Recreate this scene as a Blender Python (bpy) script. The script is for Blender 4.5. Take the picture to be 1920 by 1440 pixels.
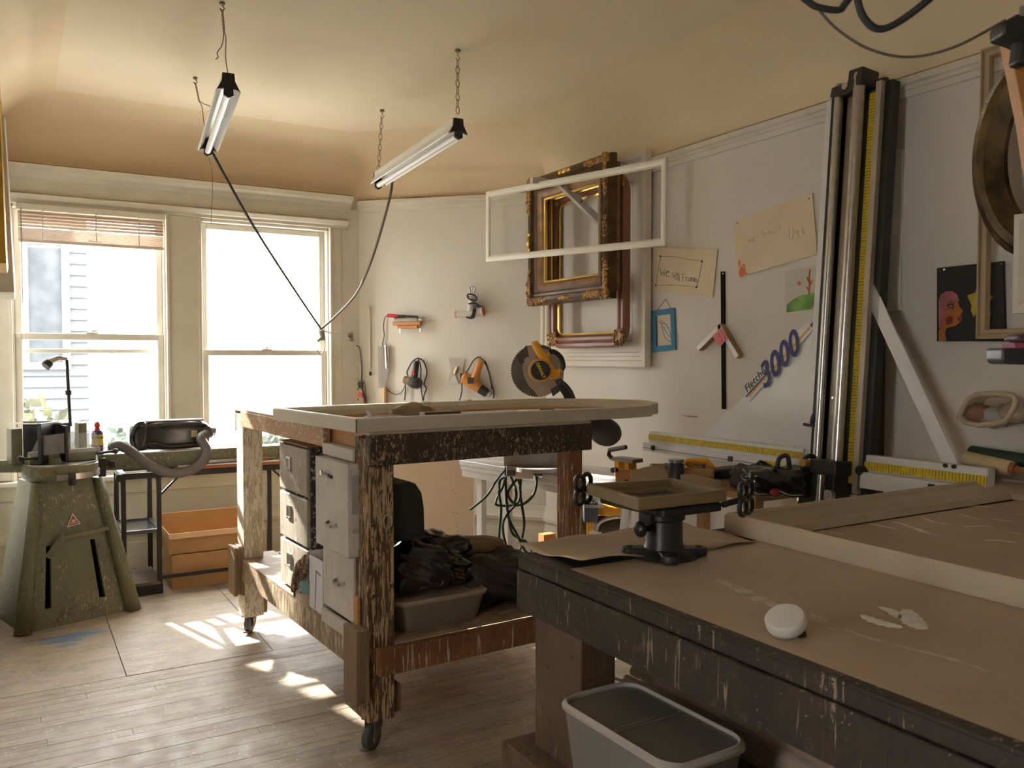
import bpy, math, random
from mathutils import Vector, Matrix
random.seed(7)
PI = math.pi
S = bpy.context.scene
for o in list(bpy.data.objects): bpy.data.objects.remove(o)
COL = S.collection

# ---------------------------------------------------------------- camera
HC, FPX, YAW, PITCH = 1.42, 1576.0, math.radians(30.5), math.radians(1.78)
cd = bpy.data.cameras.new('camera'); cam = bpy.data.objects.new('camera', cd); COL.objects.link(cam)
cd.sensor_width = 36.0; cd.lens = FPX / 1920 * 36; cd.clip_start = .02; cd.clip_end = 200
cam.location = (0, 0, HC); cam.rotation_euler = (PI/2 - PITCH, 0, -YAW)
cd.dof.use_dof = True; cd.dof.focus_distance = 4.0; cd.dof.aperture_fstop = 10
S.camera = cam

# ---------------------------------------------------------------- world, sun, exposure
W = bpy.data.worlds.new('daylight'); S.world = W; W.use_nodes = True
bg = W.node_tree.nodes['Background']; bg.inputs[0].default_value = (1, .985, .955, 1); bg.inputs[1].default_value = 17.0
sd = bpy.data.lights.new('sun', 'SUN'); sun = bpy.data.objects.new('sun', sd); COL.objects.link(sun)
sd.energy = 22; sd.angle = math.radians(.6); sd.color = (1, .93, .82)
sun.rotation_euler = Vector((.28, -1, -.56)).to_track_quat('-Z', 'Y').to_euler(); sun.location = (-2, 12, 8)
def portal(name, c, sx, sy, direction):
    l = bpy.data.lights.new(name, 'AREA'); l.shape = 'RECTANGLE'; l.size = sx; l.size_y = sy; l.cycles.is_portal = True
    o = bpy.data.objects.new(name, l); COL.objects.link(o); o.location = c
    o.rotation_euler = Vector(direction).to_track_quat('-Z', 'Z').to_euler()
portal('window_portal', (.43, 6.2, 1.5), 1.0, 1.9, (0, -1, 0))
portal('window_portal', (1.55, 6.2, 1.5), 1.0, 1.9, (0, -1, 0))
portal('fill_window_portal', (-1.9, .5, 1.55), .4, 1.7, (1, 0, 0))  # guides sampling through the added fill window
S.view_settings.view_transform = 'Standard'; S.view_settings.look = 'None'; S.view_settings.gamma = 1
S.view_settings.exposure = 0.68; S.view_settings.use_curve_mapping = False
S.cycles.use_denoising = True; S.cycles.max_bounces = 10; S.cycles.diffuse_bounces = 6; S.cycles.transparent_max_bounces = 16
S.cycles.sample_clamp_indirect = 8; S.cycles.caustics_reflective = False; S.cycles.caustics_refractive = False

# ---------------------------------------------------------------- where a seen point lies in the room
_F0 = Vector((math.sin(YAW), math.cos(YAW), 0)); _R = Vector((math.cos(YAW), -math.sin(YAW), 0))
_F = _F0*math.cos(PITCH) - Vector((0,0,1))*math.sin(PITCH); _U = Vector((0,0,1))*math.cos(PITCH) + _F0*math.sin(PITCH)
_C = Vector((0,0,HC))
def ray(px, py): return _F*FPX + _R*(px-960) - _U*(py-720)
def onp(px, py, n, d):
    r = ray(px, py); n = Vector(n); return _C + r*((d - n.dot(_C))/n.dot(r))
def PZ(px, py, z=0): return onp(px, py, (0,0,1), z)
def PX(px, py, x): return onp(px, py, (1,0,0), x)
def PY(px, py, y): return onp(px, py, (0,1,0), y)
CH = 8.26                                   # chamfered corner wall: x + y = CH
def PC(px, py, off=0): return onp(px, py, (1,1,0), CH - off*math.sqrt(2))
def PD(px, py, d): return _C + ray(px, py)*(d/FPX)
XR, YW = 3.24, 6.05

# ---------------------------------------------------------------- mesh building
class B:
    def __init__(s): s.v = []; s.f = []
    def add(s, vs, fs):
        n = len(s.v); s.v += [tuple(v) for v in vs]; s.f += [tuple(i+n for i in f) for f in fs]; return s
    def box(s, x0, x1, y0, y1, z0, z1, m=None):
        if x0 > x1: x0, x1 = x1, x0
        if y0 > y1: y0, y1 = y1, y0
        if z0 > z1: z0, z1 = z1, z0
        vs = [Vector((x,y,z)) for z in (z0,z1) for y in (y0,y1) for x in (x0,x1)]
        if m is not None: vs = [m @ v for v in vs]
        return s.add(vs, [(0,2,3,1),(4,5,7,6),(0,1,5,4),(2,6,7,3),(0,4,6,2),(1,3,7,5)])
    def cbox(s, c, d, m=None):
        M_ = Matrix.Translation(Vector(c)) @ (m.to_4x4() if m is not None else Matrix())
        return s.box(-d[0]/2, d[0]/2, -d[1]/2, d[1]/2, -d[2]/2, d[2]/2, M_)
    def prism(s, pts, vec):
        pts = [Vector(p) for p in pts]; vec = Vector(vec); n = len(pts)
        nn = Vector((0,0,0))
        for i in range(n): nn += pts[i].cross(pts[(i+1) % n])
        if nn.dot(vec) > 0: pts = pts[::-1]
        return s.add(pts + [p+vec for p in pts], [tuple(range(n)), tuple(range(2*n-1, n-1, -1))] +
                     [(i, n+i, n+(i+1) % n, (i+1) % n) for i in range(n)])
    def bar(s, a, b, w, t, up=(0,0,1)):          # square bar from a to b
        a = Vector(a); b = Vector(b); d = (b-a); L = d.length; d.normalize(); u = Vector(up)
        if abs(d.dot(u)) > .98: u = Vector((1,0,0))
        x = d.cross(u).normalized(); y = x.cross(d).normalized()
        vs = [p + x*i*w/2 + y*j*t/2 for p in (a,b) for (i,j) in ((-1,-1),(1,-1),(1,1),(-1,1))]
        return s.add(vs, [(0,1,2,3)[::-1],(4,5,6,7)] + [(i,(i+1)%4,4+(i+1)%4,4+i) for i in range(4)])
    def tube(s, pts, r, n=8, closed=False, rr=None):
        pts = [Vector(p) for p in pts]; k = len(pts); u = None; base = len(s.v); vs = []; fs = []
        for i, p in enumerate(pts):
            a = pts[(i-1) % k] if (closed or i > 0) else p; b = pts[(i+1) % k] if (closed or i < k-1) else p
            d = (b-a).normalized() if (b-a).length > 1e-9 else Vector((0,0,1))
            if u is None: u = d.orthogonal().normalized()
            else:
                u = u - d*u.dot(d); u = u.normalized() if u.length > 1e-6 else d.orthogonal().normalized()
            w = d.cross(u); R_ = rr[i] if rr else r
            vs += [p + (u*math.cos(2*PI*j/n) + w*math.sin(2*PI*j/n))*R_ for j in range(n)]
        for i in range(k if closed else k-1):
            i2 = (i+1) % k
            fs += [(i*n+j, i*n+(j+1)%n, i2*n+(j+1)%n, i2*n+j) for j in range(n)]
        if not closed: fs += [tuple(range(n-1,-1,-1)), tuple((k-1)*n+j for j in range(n))]
        return s.add(vs, fs)
    def cyl(s, a, b, r0, r1=None, n=20):
        return s.tube([a, b], r0, n, rr=[r0, r0 if r1 is None else r1])
    def lathe(s, prof, n=24, o=(0,0,0), ax=(0,0,1), m=None):   # prof: (radius, height) up the axis
        o = Vector(o); az = Vector(ax).normalized(); q = Vector((0,0,1)).rotation_difference(az)
        vs = []; fs = []; k = len(prof)
        for (r, h) in prof:
            for j in range(n):
                v = o + q @ Vector((r*math.cos(2*PI*j/n), r*math.sin(2*PI*j/n), h)); vs.append(m @ v if m else v)
        for i in range(k-1): fs += [(i*n+j, i*n+(j+1)%n, (i+1)*n+(j+1)%n, (i+1)*n+j) for j in range(n)]
        fs += [tuple(range(n-1,-1,-1)), tuple((k-1)*n+j for j in range(n))]
        return s.add(vs, fs)
    def ell(s, c, d, nu=16, nv=10, f=None, m=None):            # ellipsoid; f(unit vector) scales the radius
        c = Vector(c); vs = []; fs = []
        for i in range(nv+1):
            t = PI*i/nv
            for j in range(nu):
                p = 2*PI*j/nu; u = Vector((math.sin(t)*math.cos(p), math.sin(t)*math.sin(p), math.cos(t)))
                k = f(u) if f else 1; v = Vector((u.x*d[0]*k, u.y*d[1]*k, u.z*d[2]*k)); vs.append(c + (m @ v if m else v))
        for i in range(nv): fs += [(i*nu+j, (i+1)*nu+j, (i+1)*nu+(j+1)%nu, i*nu+(j+1)%nu) for j in range(nu)]
        return s.add(vs, fs)
    def rings(s, rs, close=True, caps=False):                  # stitch equal rings of points
        k = len(rs); n = len(rs[0]); vs = [Vector(p) for r in rs for p in r]; fs = []
        for i in range(k if close else k-1):
            i2 = (i+1) % k; fs += [(i*n+j, i*n+(j+1)%n, i2*n+(j+1)%n, i2*n+j) for j in range(n)]
        if caps: fs += [tuple(range(n-1,-1,-1)), tuple((k-1)*n+j for j in range(n))]
        return s.add(vs, fs)
def inset(pts, n, u):                          # polygon offset inwards by u in its own plane
    k = len(pts); out = []
    for i in range(k):
        p0, p, p1 = pts[i-1], pts[i], pts[(i+1)%k]
        a = (p-p0).normalized(); b = (p1-p).normalized()
        na = n.cross(a); nb = n.cross(b); m = na+nb
        m = m / max(m.dot(na), .2) if m.length > 1e-6 else na
        out.append(p + m*u)
    return out
def moulding(b, pts, n, prof):                 # prof: closed list of (inward, forward)
    pts = [Vector(p) for p in pts]; n = Vector(n).normalized()
    c = sum(pts, Vector())/len(pts); area = Vector((0,0,0))
    for i in range(len(pts)): area += (pts[i]-c).cross(pts[(i+1)%len(pts)]-c)
    if area.dot(n) < 0: pts = pts[::-1]
    b.rings([[q + n*v for q in inset(pts, n, u)] for (u, v) in prof], True); return b
def fan(pts, c=None): return pts
def smoothpath(pts, k=6, closed=False):        # Catmull-Rom
    pts = [Vector(p) for p in pts]; n = len(pts); out = []
    for i in range(n if closed else n-1):
        g = (lambda j: pts[j % n]) if closed else (lambda j: pts[max(0, min(n-1, j))])
        a, b, c, d = g(i-1), g(i), g(i+1), g(i+2)
        for q in range(k):
            t = q/k; out.append(.5*((2*b) + (c-a)*t + (2*a-5*b+4*c-d)*t*t + (3*b-a-3*c+d)*t*t*t))
    if not closed: out.append(pts[-1])
    return out

def obj(name, b, mat, parent=None, bevel=0, smooth=False, seg=2, label=None, rot=None, loc=None, kind=None):
    me = bpy.data.meshes.new(name); me.from_pydata(b.v, [], b.f); me.update(calc_edges=True)
    me.materials.append(mat)
    if smooth: me.polygons.foreach_set('use_smooth', [True]*len(me.polygons))
    o = bpy.data.objects.new(name, me); COL.objects.link(o)
    if parent: o.parent = parent
    if bevel:
        m = o.modifiers.new('bevel', 'BEVEL'); m.width = bevel; m.segments = seg; m.limit_method = 'ANGLE'; m.angle_limit = math.radians(40)
        if smooth is False:
            me.polygons.foreach_set('use_smooth', [True]*len(me.polygons)); 
            w = o.modifiers.new('normals', 'WEIGHTED_NORMAL'); w.keep_sharp = False
    elif smooth == 'auto':
        me.set_sharp_from_angle(angle=math.radians(38))
    if label: o['label'] = label
    if loc: o.location = loc
    if rot: o.rotation_euler = rot
    if kind: o['kind'] = kind
    return o
def tag(o, label, cat, group=None):
    o['label'] = label; o['category'] = cat
    if group: o['group'] = group
    return o
def thing(name, label, cat, loc=(0,0,0), rotz=0, group=None):
    o = bpy.data.objects.new(name, None); COL.objects.link(o); o.empty_display_size = .05
    o.location = loc; o.rotation_euler = (0,0,rotz); return tag(o, label, cat, group)
def dup(root, loc, rotz=None, label=None, group=None):
    r = root.copy(); COL.objects.link(r); r.location = loc
    if rotz is not None: r.rotation_euler = (0,0,rotz)
    if label: r['label'] = label
    if group: r['group'] = group
    for ch in [c for c in bpy.data.objects if c.parent == root]:
        c = ch.copy(); COL.objects.link(c); c.parent = r
        for g in [q for q in bpy.data.objects if q.parent == ch]:
            d = g.copy(); COL.objects.link(d); d.parent = c
    return r
def struct(name, b, mat, parent=None, **k):
    o = obj(name, b, mat, parent, **k)
    if parent is None: o['kind'] = 'structure'
    return o
def text(name, s, size, mat, parent, origin, xdir, ydir, shear=0, ext=.0006, align='LEFT', sx=1.0, bold=0, label=None):
    c = bpy.data.curves.new(name, 'FONT'); c.body = s; c.size = size; c.extrude = ext; c.shear = shear; c.align_x = align; c.offset = bold
    c.align_y = 'CENTER'; c.materials.append(mat); c.resolution_u = 4
    o = bpy.data.objects.new(name, c); COL.objects.link(o)
    x = Vector(xdir).normalized(); z = x.cross(Vector(ydir)).normalized(); y = z.cross(x)
    m = Matrix((x*sx, y, z)).transposed().to_4x4(); m.translation = Vector(origin)
    o.matrix_basis = m
    bpy.context.view_layer.update(); me = bpy.data.meshes.new_from_object(o); q = bpy.data.objects.new(name, me); COL.objects.link(q)
    q.matrix_basis = m; bpy.data.objects.remove(o); bpy.data.curves.remove(c); q.name = name
    if parent: q.parent = parent
    if label: q['label'] = label
    return q

# ---------------------------------------------------------------- materials
def srgb(r, g, b):
    f = lambda c: (c/255/12.92 if c/255 <= .04045 else ((c/255+.055)/1.055)**2.4)
    return (f(r), f(g), f(b), 1)
def lin(c): return srgb(*c) if max(c) > 1.0 else (c[0], c[1], c[2], 1)
class NM:
    def __init__(s, name):
        s.m = bpy.data.materials.new(name); s.m.use_nodes = True; s.t = s.m.node_tree; s.n = s.t.nodes; s.b = s.n['Principled BSDF']
    def new(s, typ, **k):
        q = s.n.new(typ)
        for a, v in k.items(): setattr(q, a, v)
        return q
    def link(s, a, b): s.t.links.new(a, b)
    def coords(s, scale=(1,1,1)):
        tc = s.new('ShaderNodeTexCoord'); mp = s.new('ShaderNodeMapping'); mp.inputs['Scale'].default_value = scale
        s.link(tc.outputs['Object'], mp.inputs[0]); return mp.outputs[0]
    def noise(s, scale, co=None, detail=4, rough=.55, dist=0):
        q = s.new('ShaderNodeTexNoise'); q.inputs['Scale'].default_value = scale; q.inputs['Detail'].default_value = detail
        q.inputs['Roughness'].default_value = rough; q.inputs['Distortion'].default_value = dist
        if co is not None: s.link(co, q.inputs['Vector'])
        return q.outputs[0]
    def voro(s, scale, co=None):
        q = s.new('ShaderNodeTexVoronoi'); q.inputs['Scale'].default_value = scale
        if co is not None: s.link(co, q.inputs['Vector'])
        return q.outputs['Distance']
    def ramp(s, fac, a, b, ca=(0,0,0,1), cb=(1,1,1,1)):
        q = s.new('ShaderNodeValToRGB'); e = q.color_ramp.elements; e[0].position = a; e[1].position = b; e[0].color = ca; e[1].color = cb
        s.link(fac, q.inputs[0]); return q.outputs[0]
    def mix(s, fac, a, b):
        q = s.new('ShaderNodeMix', data_type='RGBA')
        if isinstance(fac, float): q.inputs[0].default_value = fac
        else: s.link(fac, q.inputs[0])
        for i, v in ((6, a), (7, b)):
            if isinstance(v, tuple): q.inputs[i].default_value = v
            else: s.link(v, q.inputs[i])
        return q.outputs[2]
    def col(s, c):
        if isinstance(c, tuple): s.b.inputs['Base Color'].default_value = c
        else: s.link(c, s.b.inputs['Base Color'])
    def rough(s, r):
        if isinstance(r, (int, float)): s.b.inputs['Roughness'].default_value = r
        else: s.link(r, s.b.inputs['Roughness'])
    def bump(s, h, strength=.2, dist=.005):
        q = s.new('ShaderNodeBump'); q.inputs['Strength'].default_value = strength; q.inputs['Distance'].default_value = dist
        s.link(h, q.inputs['Height']); s.link(q.outputs[0], s.b.inputs['Normal'])
_mc = {}
def mplain(name, c, rough=.6, metal=0, var=.12, scale=9, bump=0, spec=.5):
    if name in _mc: return _mc[name]
    q = NM(name); c = lin(c); co = q.coords(); n = q.noise(scale, co, 5)
    d = tuple(x*(1-var*1.6) for x in c[:3]) + (1,); l = tuple(min(1, x*(1+var*.6)) for x in c[:3]) + (1,)
    q.col(q.ramp(n, .3, .7, d, l)); q.rough(rough); q.b.inputs['Metallic'].default_value = metal
    q.b.inputs['Specular IOR Level'].default_value = spec
    if bump: q.bump(q.noise(scale*8, co, 3), bump, .002)
    _mc[name] = q.m; return q.m
def mwood(name, c1, c2, axis='x', rough=.55, scale=14, spots=None, spot_amt=.62):
    if name in _mc: return _mc[name]
    q = NM(name); s = {'x': (.08,1,1), 'y': (1,.08,1), 'z': (1,1,.08)}[axis]; co = q.coords(s)
    n = q.noise(scale, co, 6, .65, .6); n2 = q.noise(scale*9, co, 3)
    c = q.mix(q.ramp(n, .3, .7), lin(c1), lin(c2)); c = q.mix(q.ramp(n2, .45, .8, (0,0,0,1), (.4,.4,.4,1)), c, tuple(x*.55 for x in lin(c1)[:3])+(1,))
    if spots: c = q.mix(q.ramp(q.noise(60, q.coords(), 4), spot_amt, spot_amt+.03), c, lin(spots))
    q.col(c); q.rough(rough); q.bump(n2, .15, .002); _mc[name] = q.m; return q.m
def msplat(name, base, base2, drip, amt=.56, axis='z', fine=60, rough=.65, drip2=None, amt2=.66, chip=None, long=.16):
    """timber crusted with drips and flecks of paint"""
    if name in _mc: return _mc[name]
    q = NM(name); s = {'x': (long,1,1), 'y': (1,long,1), 'z': (1,1,long)}[axis]
    co = q.coords(); cs = q.coords(s)
    c = q.mix(q.ramp(q.noise(7, co, 5), .35, .65), lin(base), lin(base2))
    if drip2: c = q.mix(q.ramp(q.noise(22, co, 6, .7), amt2, amt2+.04), c, lin(drip2))
    big = q.noise(4, co, 3); a = q.new('ShaderNodeMath', operation='MULTIPLY_ADD'); q.link(big, a.inputs[0]); a.inputs[1].default_value = .35
    fn = q.noise(fine, cs, 5, .6, .8); q.link(fn, a.inputs[2])
    mk = q.ramp(a.outputs[0], amt+.175, amt+.205); c = q.mix(mk, c, lin(drip))
    fl = q.ramp(q.voro(70, co), .10, .16, (1,1,1,1), (0,0,0,1)); m2 = q.new('ShaderNodeMath', operation='MULTIPLY')
    q.link(fl, m2.inputs[0]); q.link(q.ramp(q.noise(12, co, 2), .5, .6), m2.inputs[1]); c = q.mix(m2.outputs[0], c, lin(drip))
    if chip: c = q.mix(q.ramp(q.noise(26, co, 6, .7), .62, .65), c, lin(chip))
    q.col(c); q.rough(rough); q.bump(a.outputs[0], .5, .006); _mc[name] = q.m; return q.m
def mglass(name, tint=(.98,.99,.99,1), gloss=.06, rough=.02):
    if name in _mc: return _mc[name]
    q = NM(name); out = q.n['Material Output']; t = q.new('ShaderNodeBsdfTransparent'); t.inputs[0].default_value = tint
    g = q.new('ShaderNodeBsdfGlossy'); g.inputs['Roughness'].default_value = rough
    m = q.new('ShaderNodeMixShader'); m.inputs[0].default_value = gloss
    q.link(t.outputs[0], m.inputs[1]); q.link(g.outputs[0], m.inputs[2]); q.link(m.outputs[0], out.inputs[0]); _mc[name] = q.m; return q.m
def mclear(name, c, alpha=.4, rough=.25):      # cloudy plastic
    if name in _mc: return _mc[name]
    q = NM(name); out = q.n['Material Output']; t = q.new('ShaderNodeBsdfTransparent'); t.inputs[0].default_value = (.95,.95,.95,1)
    q.col(lin(c)); q.rough(rough); m = q.new('ShaderNodeMixShader'); m.inputs[0].default_value = alpha
    q.link(t.outputs[0], m.inputs[1]); q.link(q.b.outputs[0], m.inputs[2]); q.link(m.outputs[0], out.inputs[0]); _mc[name] = q.m; return q.m
def mpaper(name, c, rough=.9): return mplain(name, c, rough, 0, .04, 4)
WHITE = mplain('white_paint', (.70,.67,.60), .5, 0, .05, 4)
TRIM = mplain('trim_paint', (.66,.62,.54), .45, 0, .06, 5)
BLACK = mplain('black_plastic', (.022,.021,.02), .45, 0, .1)
BLACKM = mplain('black_iron', (.03,.03,.032), .4, .3, .2, 20, .2)
RUBBER = mplain('black_rubber', (.025,.024,.022), .7, 0, .1)
STEEL = mplain('brushed_steel', (.55,.53,.5), .28, 1, .1, 30)
ALU = mplain('white_aluminium', (.68,.68,.67), .35, .1, .03, 8)
CHROME = mplain('chrome', (.75,.74,.72), .15, 1, .03)
YEL = mplain('tool_yellow', (.85,.42,.03), .4, 0, .06)
CARD = mplain('cardboard', (.50,.29,.13), .85, 0, .08, 6)
# ================================================================ the room
def mwall(name, c, stain=.1):
    q = NM(name); co = q.coords(); c = lin(c)
    n = q.noise(1.3, co, 4); k = q.mix(q.ramp(n, .35, .7), tuple(x*(1-stain) for x in c[:3])+(1,), c)
    k = q.mix(q.ramp(q.noise(7, co, 6, .7), .66, .80, (0,0,0,1), (.35,.35,.35,1)), k, tuple(x*.72 for x in c[:3])+(1,))
    v = q.ramp(q.voro(2.6, co), .012, .018, (1,1,1,1), (0,0,0,1)); k = q.mix(v, k, (.12,.1,.08,1))
    q.col(k); q.rough(.8); q.bump(q.noise(30, co, 3), .06, .003); return q.m
MWALL = mwall('plaster_wall', (.70,.66,.595))
def mceil(name='cream_ceiling', ca=(.68,.575,.42,1), cb=(.77,.665,.50,1)):
    q = NM(name); co = q.coords(); n = q.noise(.9, co, 5, .6)
    k = q.mix(q.ramp(n, .3, .72), ca, cb); q.col(k); q.rough(.75); q.bump(q.noise(5, co, 2), .04, .01); return q.m
MCEIL = mceil()
ZR = 2.565; CZ = 3.0; CR = .42
poly = [(-.15,YW),(2.21,YW),(XR,CH-XR),(XR,-2.2),(-1.8,-2.2),(-1.8,3.0),(-.15,3.0)]
T = .14
def slab(name, a, b, z0, z1, mat=MWALL, t=T):
    a = Vector((*a,0)); b = Vector((*b,0)); d = (b-a).normalized(); n = Vector((-d.y, d.x, 0))
    return struct(name, B().prism([a+Vector((0,0,z0)), b+Vector((0,0,z0)), b+n*t+Vector((0,0,z0)), a+n*t+Vector((0,0,z0))], (0,0,z1-z0)), mat)
def wallbox(name, pts, holes=None): pass
def wall(name, p, q, z0=0, z1=3.05):           # p->q with the room on the left-hand... outward normal to the right of p->q reversed
    p = Vector((*p,0)); q = Vector((*q,0)); d = (q-p).normalized(); n = Vector((d.y*-1, d.x, 0))
    c = Vector((1,2,0))
    if (c-p).dot(n) > 0: n = -n
    e = d*.0
    return struct(name, B().prism([p-e+Vector((0,0,z0)), q+e+Vector((0,0,z0)), q+e+n*T+Vector((0,0,z0)), p-e+n*T+Vector((0,0,z0))], (0,0,z1-z0)), MWALL)
wr_ = wall('wall_right', (XR,-2.3), (XR,CH-XR)); wall('wall_corner', (XR+.1,CH-XR-.1), (2.21-.1,CH-2.21+.1))
wall('wall_back', (-1.9,-2.2), (XR+.1,-2.2)); wall('wall_left_return', (-1.9,3.0), (-.15,3.0))
wall('wall_left', (-.15,3.0), (-.15,YW+.1))
# left side wall with a narrow unseen window added beside the camera as fill light
b = B(); x0, x1 = -1.94, -1.8
b.box(x0,x1,-2.3,.3,0,3.05); b.box(x0,x1,.7,3.1,0,3.05); b.box(x0,x1,.3,.7,0,.75); b.box(x0,x1,.3,.7,2.35,3.05)
struct('wall_left_side', b, MWALL)
b = B(); moulding(b, [Vector((-1.8,.3,.75)),Vector((-1.8,.7,.75)),Vector((-1.8,.7,2.35)),Vector((-1.8,.3,2.35))], (1,0,0), [(-.09,0),(-.09,.03),(.02,.03),(.02,-.1),(0,-.1)])
w3 = struct('window_3', b, TRIM); obj('meeting_rail', B().box(-1.9,-1.85,.32,.68,1.52,1.57), TRIM, w3)
obj('pane', B().box(-1.885,-1.88,.32,.68,.77,2.33), mglass('window_glass'), w3)
# window wall
W1 = (-.02,.87); W2 = (1.095,1.995); ZB, ZT = .655, 2.37
b = B()
b.box(-.3,W1[0],YW,YW+T,0,3.05); b.box(W1[1],W2[0],YW,YW+T,ZB,ZT); b.box(W2[1],2.35,YW,YW+T,0,3.05)
b.box(W1[0],W2[1],YW,YW+T,0,ZB); b.box(W1[0],W2[1],YW,YW+T,ZT,3.05)
struct('wall_window', b, MWALL)
# ceiling with its plaster cove
struct('ceiling', B().box(-2,3.5,-2.4,6.3,CZ,CZ+.1), MCEIL)
prof = [(0,ZR+.02)] + [(CR*(1-math.cos(a*PI/2/8)), ZR+.02+(CZ+.005-ZR-.02)*math.sin(a*PI/2/8)) for a in range(1,9)] + [(0,CZ+.03)]
P3 = [Vector((x,y,0)) for x,y in poly][::-1]
o = struct('trim_1', B().rings([[p+Vector((0,0,v)) for p in inset(P3, Vector((0,0,1)), u)] for (u,v) in prof], True), mceil('cream_cove', (.65,.525,.35,1), (.76,.635,.445,1)))
me = o.data; me.polygons.foreach_set('use_smooth', [True]*len(me.polygons)); me.set_sharp_from_angle(angle=math.radians(35))
o['label'] = 'cream plaster cove between walls and ceiling'
def rail(name, pts, pr, mat=TRIM):             # moulding run along walls, room on the left of the run
    pts = [Vector((*p,0)) for p in pts]; rs = []
    for i, p in enumerate(pts):
        ds = []
        if i > 0: ds.append((p-pts[i-1]).normalized())
        if i < len(pts)-1: ds.append((pts[i+1]-p).normalized())
        ns = [Vector((-d.y, d.x, 0)) for d in ds]; m = sum(ns, Vector()); m = m/m.dot(ns[0])
        rs.append([p + m*u + Vector((0,0,v)) for (u,v) in pr])
    return struct(name, B().rings(rs, False, True), mat)
rp = [(0,ZR-.055),(.012,ZR-.055),(.016,ZR-.03),(.024,ZR-.026),(.024,ZR-.010),(.036,ZR-.004),(.036,ZR+.022),(0,ZR+.022)]
rail('trim_2', [(XR,-2.2),(XR,CH-XR),(2.23,CH-2.23)], rp)
OCH = mplain('ochre_edge', (.36,.215,.07), .7, 0, .3, 6)
rail('trim_13', [(XR,-2.2),(XR,CH-XR),(2.23,CH-2.23)], [(0,ZR+.022),(.03,ZR+.022),(.03,ZR+.030),(0,ZR+.034)], OCH)
rail('trim_14', [(2.15,YW),(-.15,YW)], [(0,2.605),(.10,2.605),(.10,2.612),(0,2.62)], OCH)
rail('trim_15', [(2.13,YW),(-.15,YW)], [(0,2.432),(.05,2.432),(.05,2.438),(0,2.442)], OCH)
# cornice, frieze and head casing over the windows
cp = [(0,2.50),(.03,2.50),(.035,2.525),(.05,2.53),(.06,2.56),(.10,2.575),(.11,2.605),(0,2.605)]
rail('trim_3', [(2.15,YW),(-.15,YW)], cp)
struct('trim_4', B().box(-.15,2.14,YW-.028,YW,2.425,2.505), TRIM)
rail('trim_5', [(2.13,YW),(-.15,YW)], [(0,2.375),(.03,2.375),(.033,2.395),(.045,2.40),(.06,2.425),(.06,2.432),(0,2.432)])
# casings, mullion, sill, apron
for i,(a,c) in enumerate(((-.15,W1[0]),(W1[1],W2[0]),(W2[1],2.085))):
    b = B(); b.box(a,c,YW-.022,YW+.01,.66,2.375); b.box(c-.02,c,YW-.034,YW-.02,.66,2.375) if i < 2 else None
    b.box(a,a+.02,YW-.034,YW-.02,.66,2.375) if i > 0 else None
    struct('trim_%d' % (6+i), b, TRIM, bevel=.004)
struct('trim_9', B().box(-.15,2.12,YW-.085,YW+.09,.625,.655), TRIM, bevel=.006)
struct('trim_10', B().box(-.15,2.10,YW-.02,YW,.53,.622), TRIM, bevel=.005)
# pilaster where the window wall meets the chamfered wall
struct('trim_11', B().box(2.085,2.235,YW-.015,YW+.02,.0,2.53), MWALL, bevel=.004)
# base boards: a tall board with a cap, as the photo shows along the low walls
bp = [(0,0),(.022,0),(.022,.20),(.016,.205),(.016,.255),(.034,.262),(.036,.285),(.028,.292),(.014,.33),(.010,.36),(0,.362)]
rail('baseboard_right', [(XR,-2.2),(XR,CH-XR),(2.23,CH-2.23)], bp, TRIM)
rail('baseboard_window', [(2.23,YW),(-.15,YW)], bp, TRIM)
GL = mglass('window_glass')
def sash(p, name, x0, x1, z0, z1, y, rails=(.045,.045), st=.04):
    b = B(); b.box(x0,x0+st,y,y+.035,z0,z1); b.box(x1-st,x1,y,y+.035,z0,z1)
    b.box(x0+st,x1-st,y,y+.035,z0,z0+rails[0]); b.box(x0+st,x1-st,y,y+.035,z1-rails[1],z1)
    s_ = obj(name, b, TRIM, p, bevel=.005)
    obj('pane', B().box(x0+st,x1-st,y+.016,y+.019,z0+rails[0],z1-rails[1]), GL, s_)
    return s_
def window(n, xs, zm):
    b = B(); b.box(xs[0],xs[0]+.012,YW+.0,YW+T,ZB,ZT); b.box(xs[1]-.012,xs[1],YW,YW+T,ZB,ZT)
    b.box(xs[0],xs[1],YW,YW+T,ZT-.015,ZT); b.box(xs[0],xs[1],YW+.02,YW+T,ZB,ZB+.015)
    w = struct('window_%d' % n, b, TRIM)
    a, c = xs[0]+.012, xs[1]-.012
    lo = sash(w, 'lower_sash', a, c, ZB+.016, zm+.022, YW+.03, (.06,.042)); up = sash(w, 'upper_sash', a, c, zm-.02, ZT-.016, YW+.068, (.042,.04))
    l = B(); mx = (a+c)/2; l.box(mx-.035,mx+.035,YW+.024,YW+.066,zm+.022,zm+.030); l.cyl((mx,YW+.045,zm+.028),(mx,YW+.045,zm+.046),.016,.012); l.box(mx-.012,mx+.03,YW+.038,YW+.05,zm+.036,zm+.046)
    obj('sash_lock', l, TRIM, w, bevel=.002)
    return w
w1_ = window(1, W1, 1.555); obj('storm_rail', B().box(W1[0]+.02,W1[1]-.02,YW+.112,YW+.138,1.452,1.478), TRIM, w1_, bevel=.003); window(2, W2, 1.455)
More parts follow.
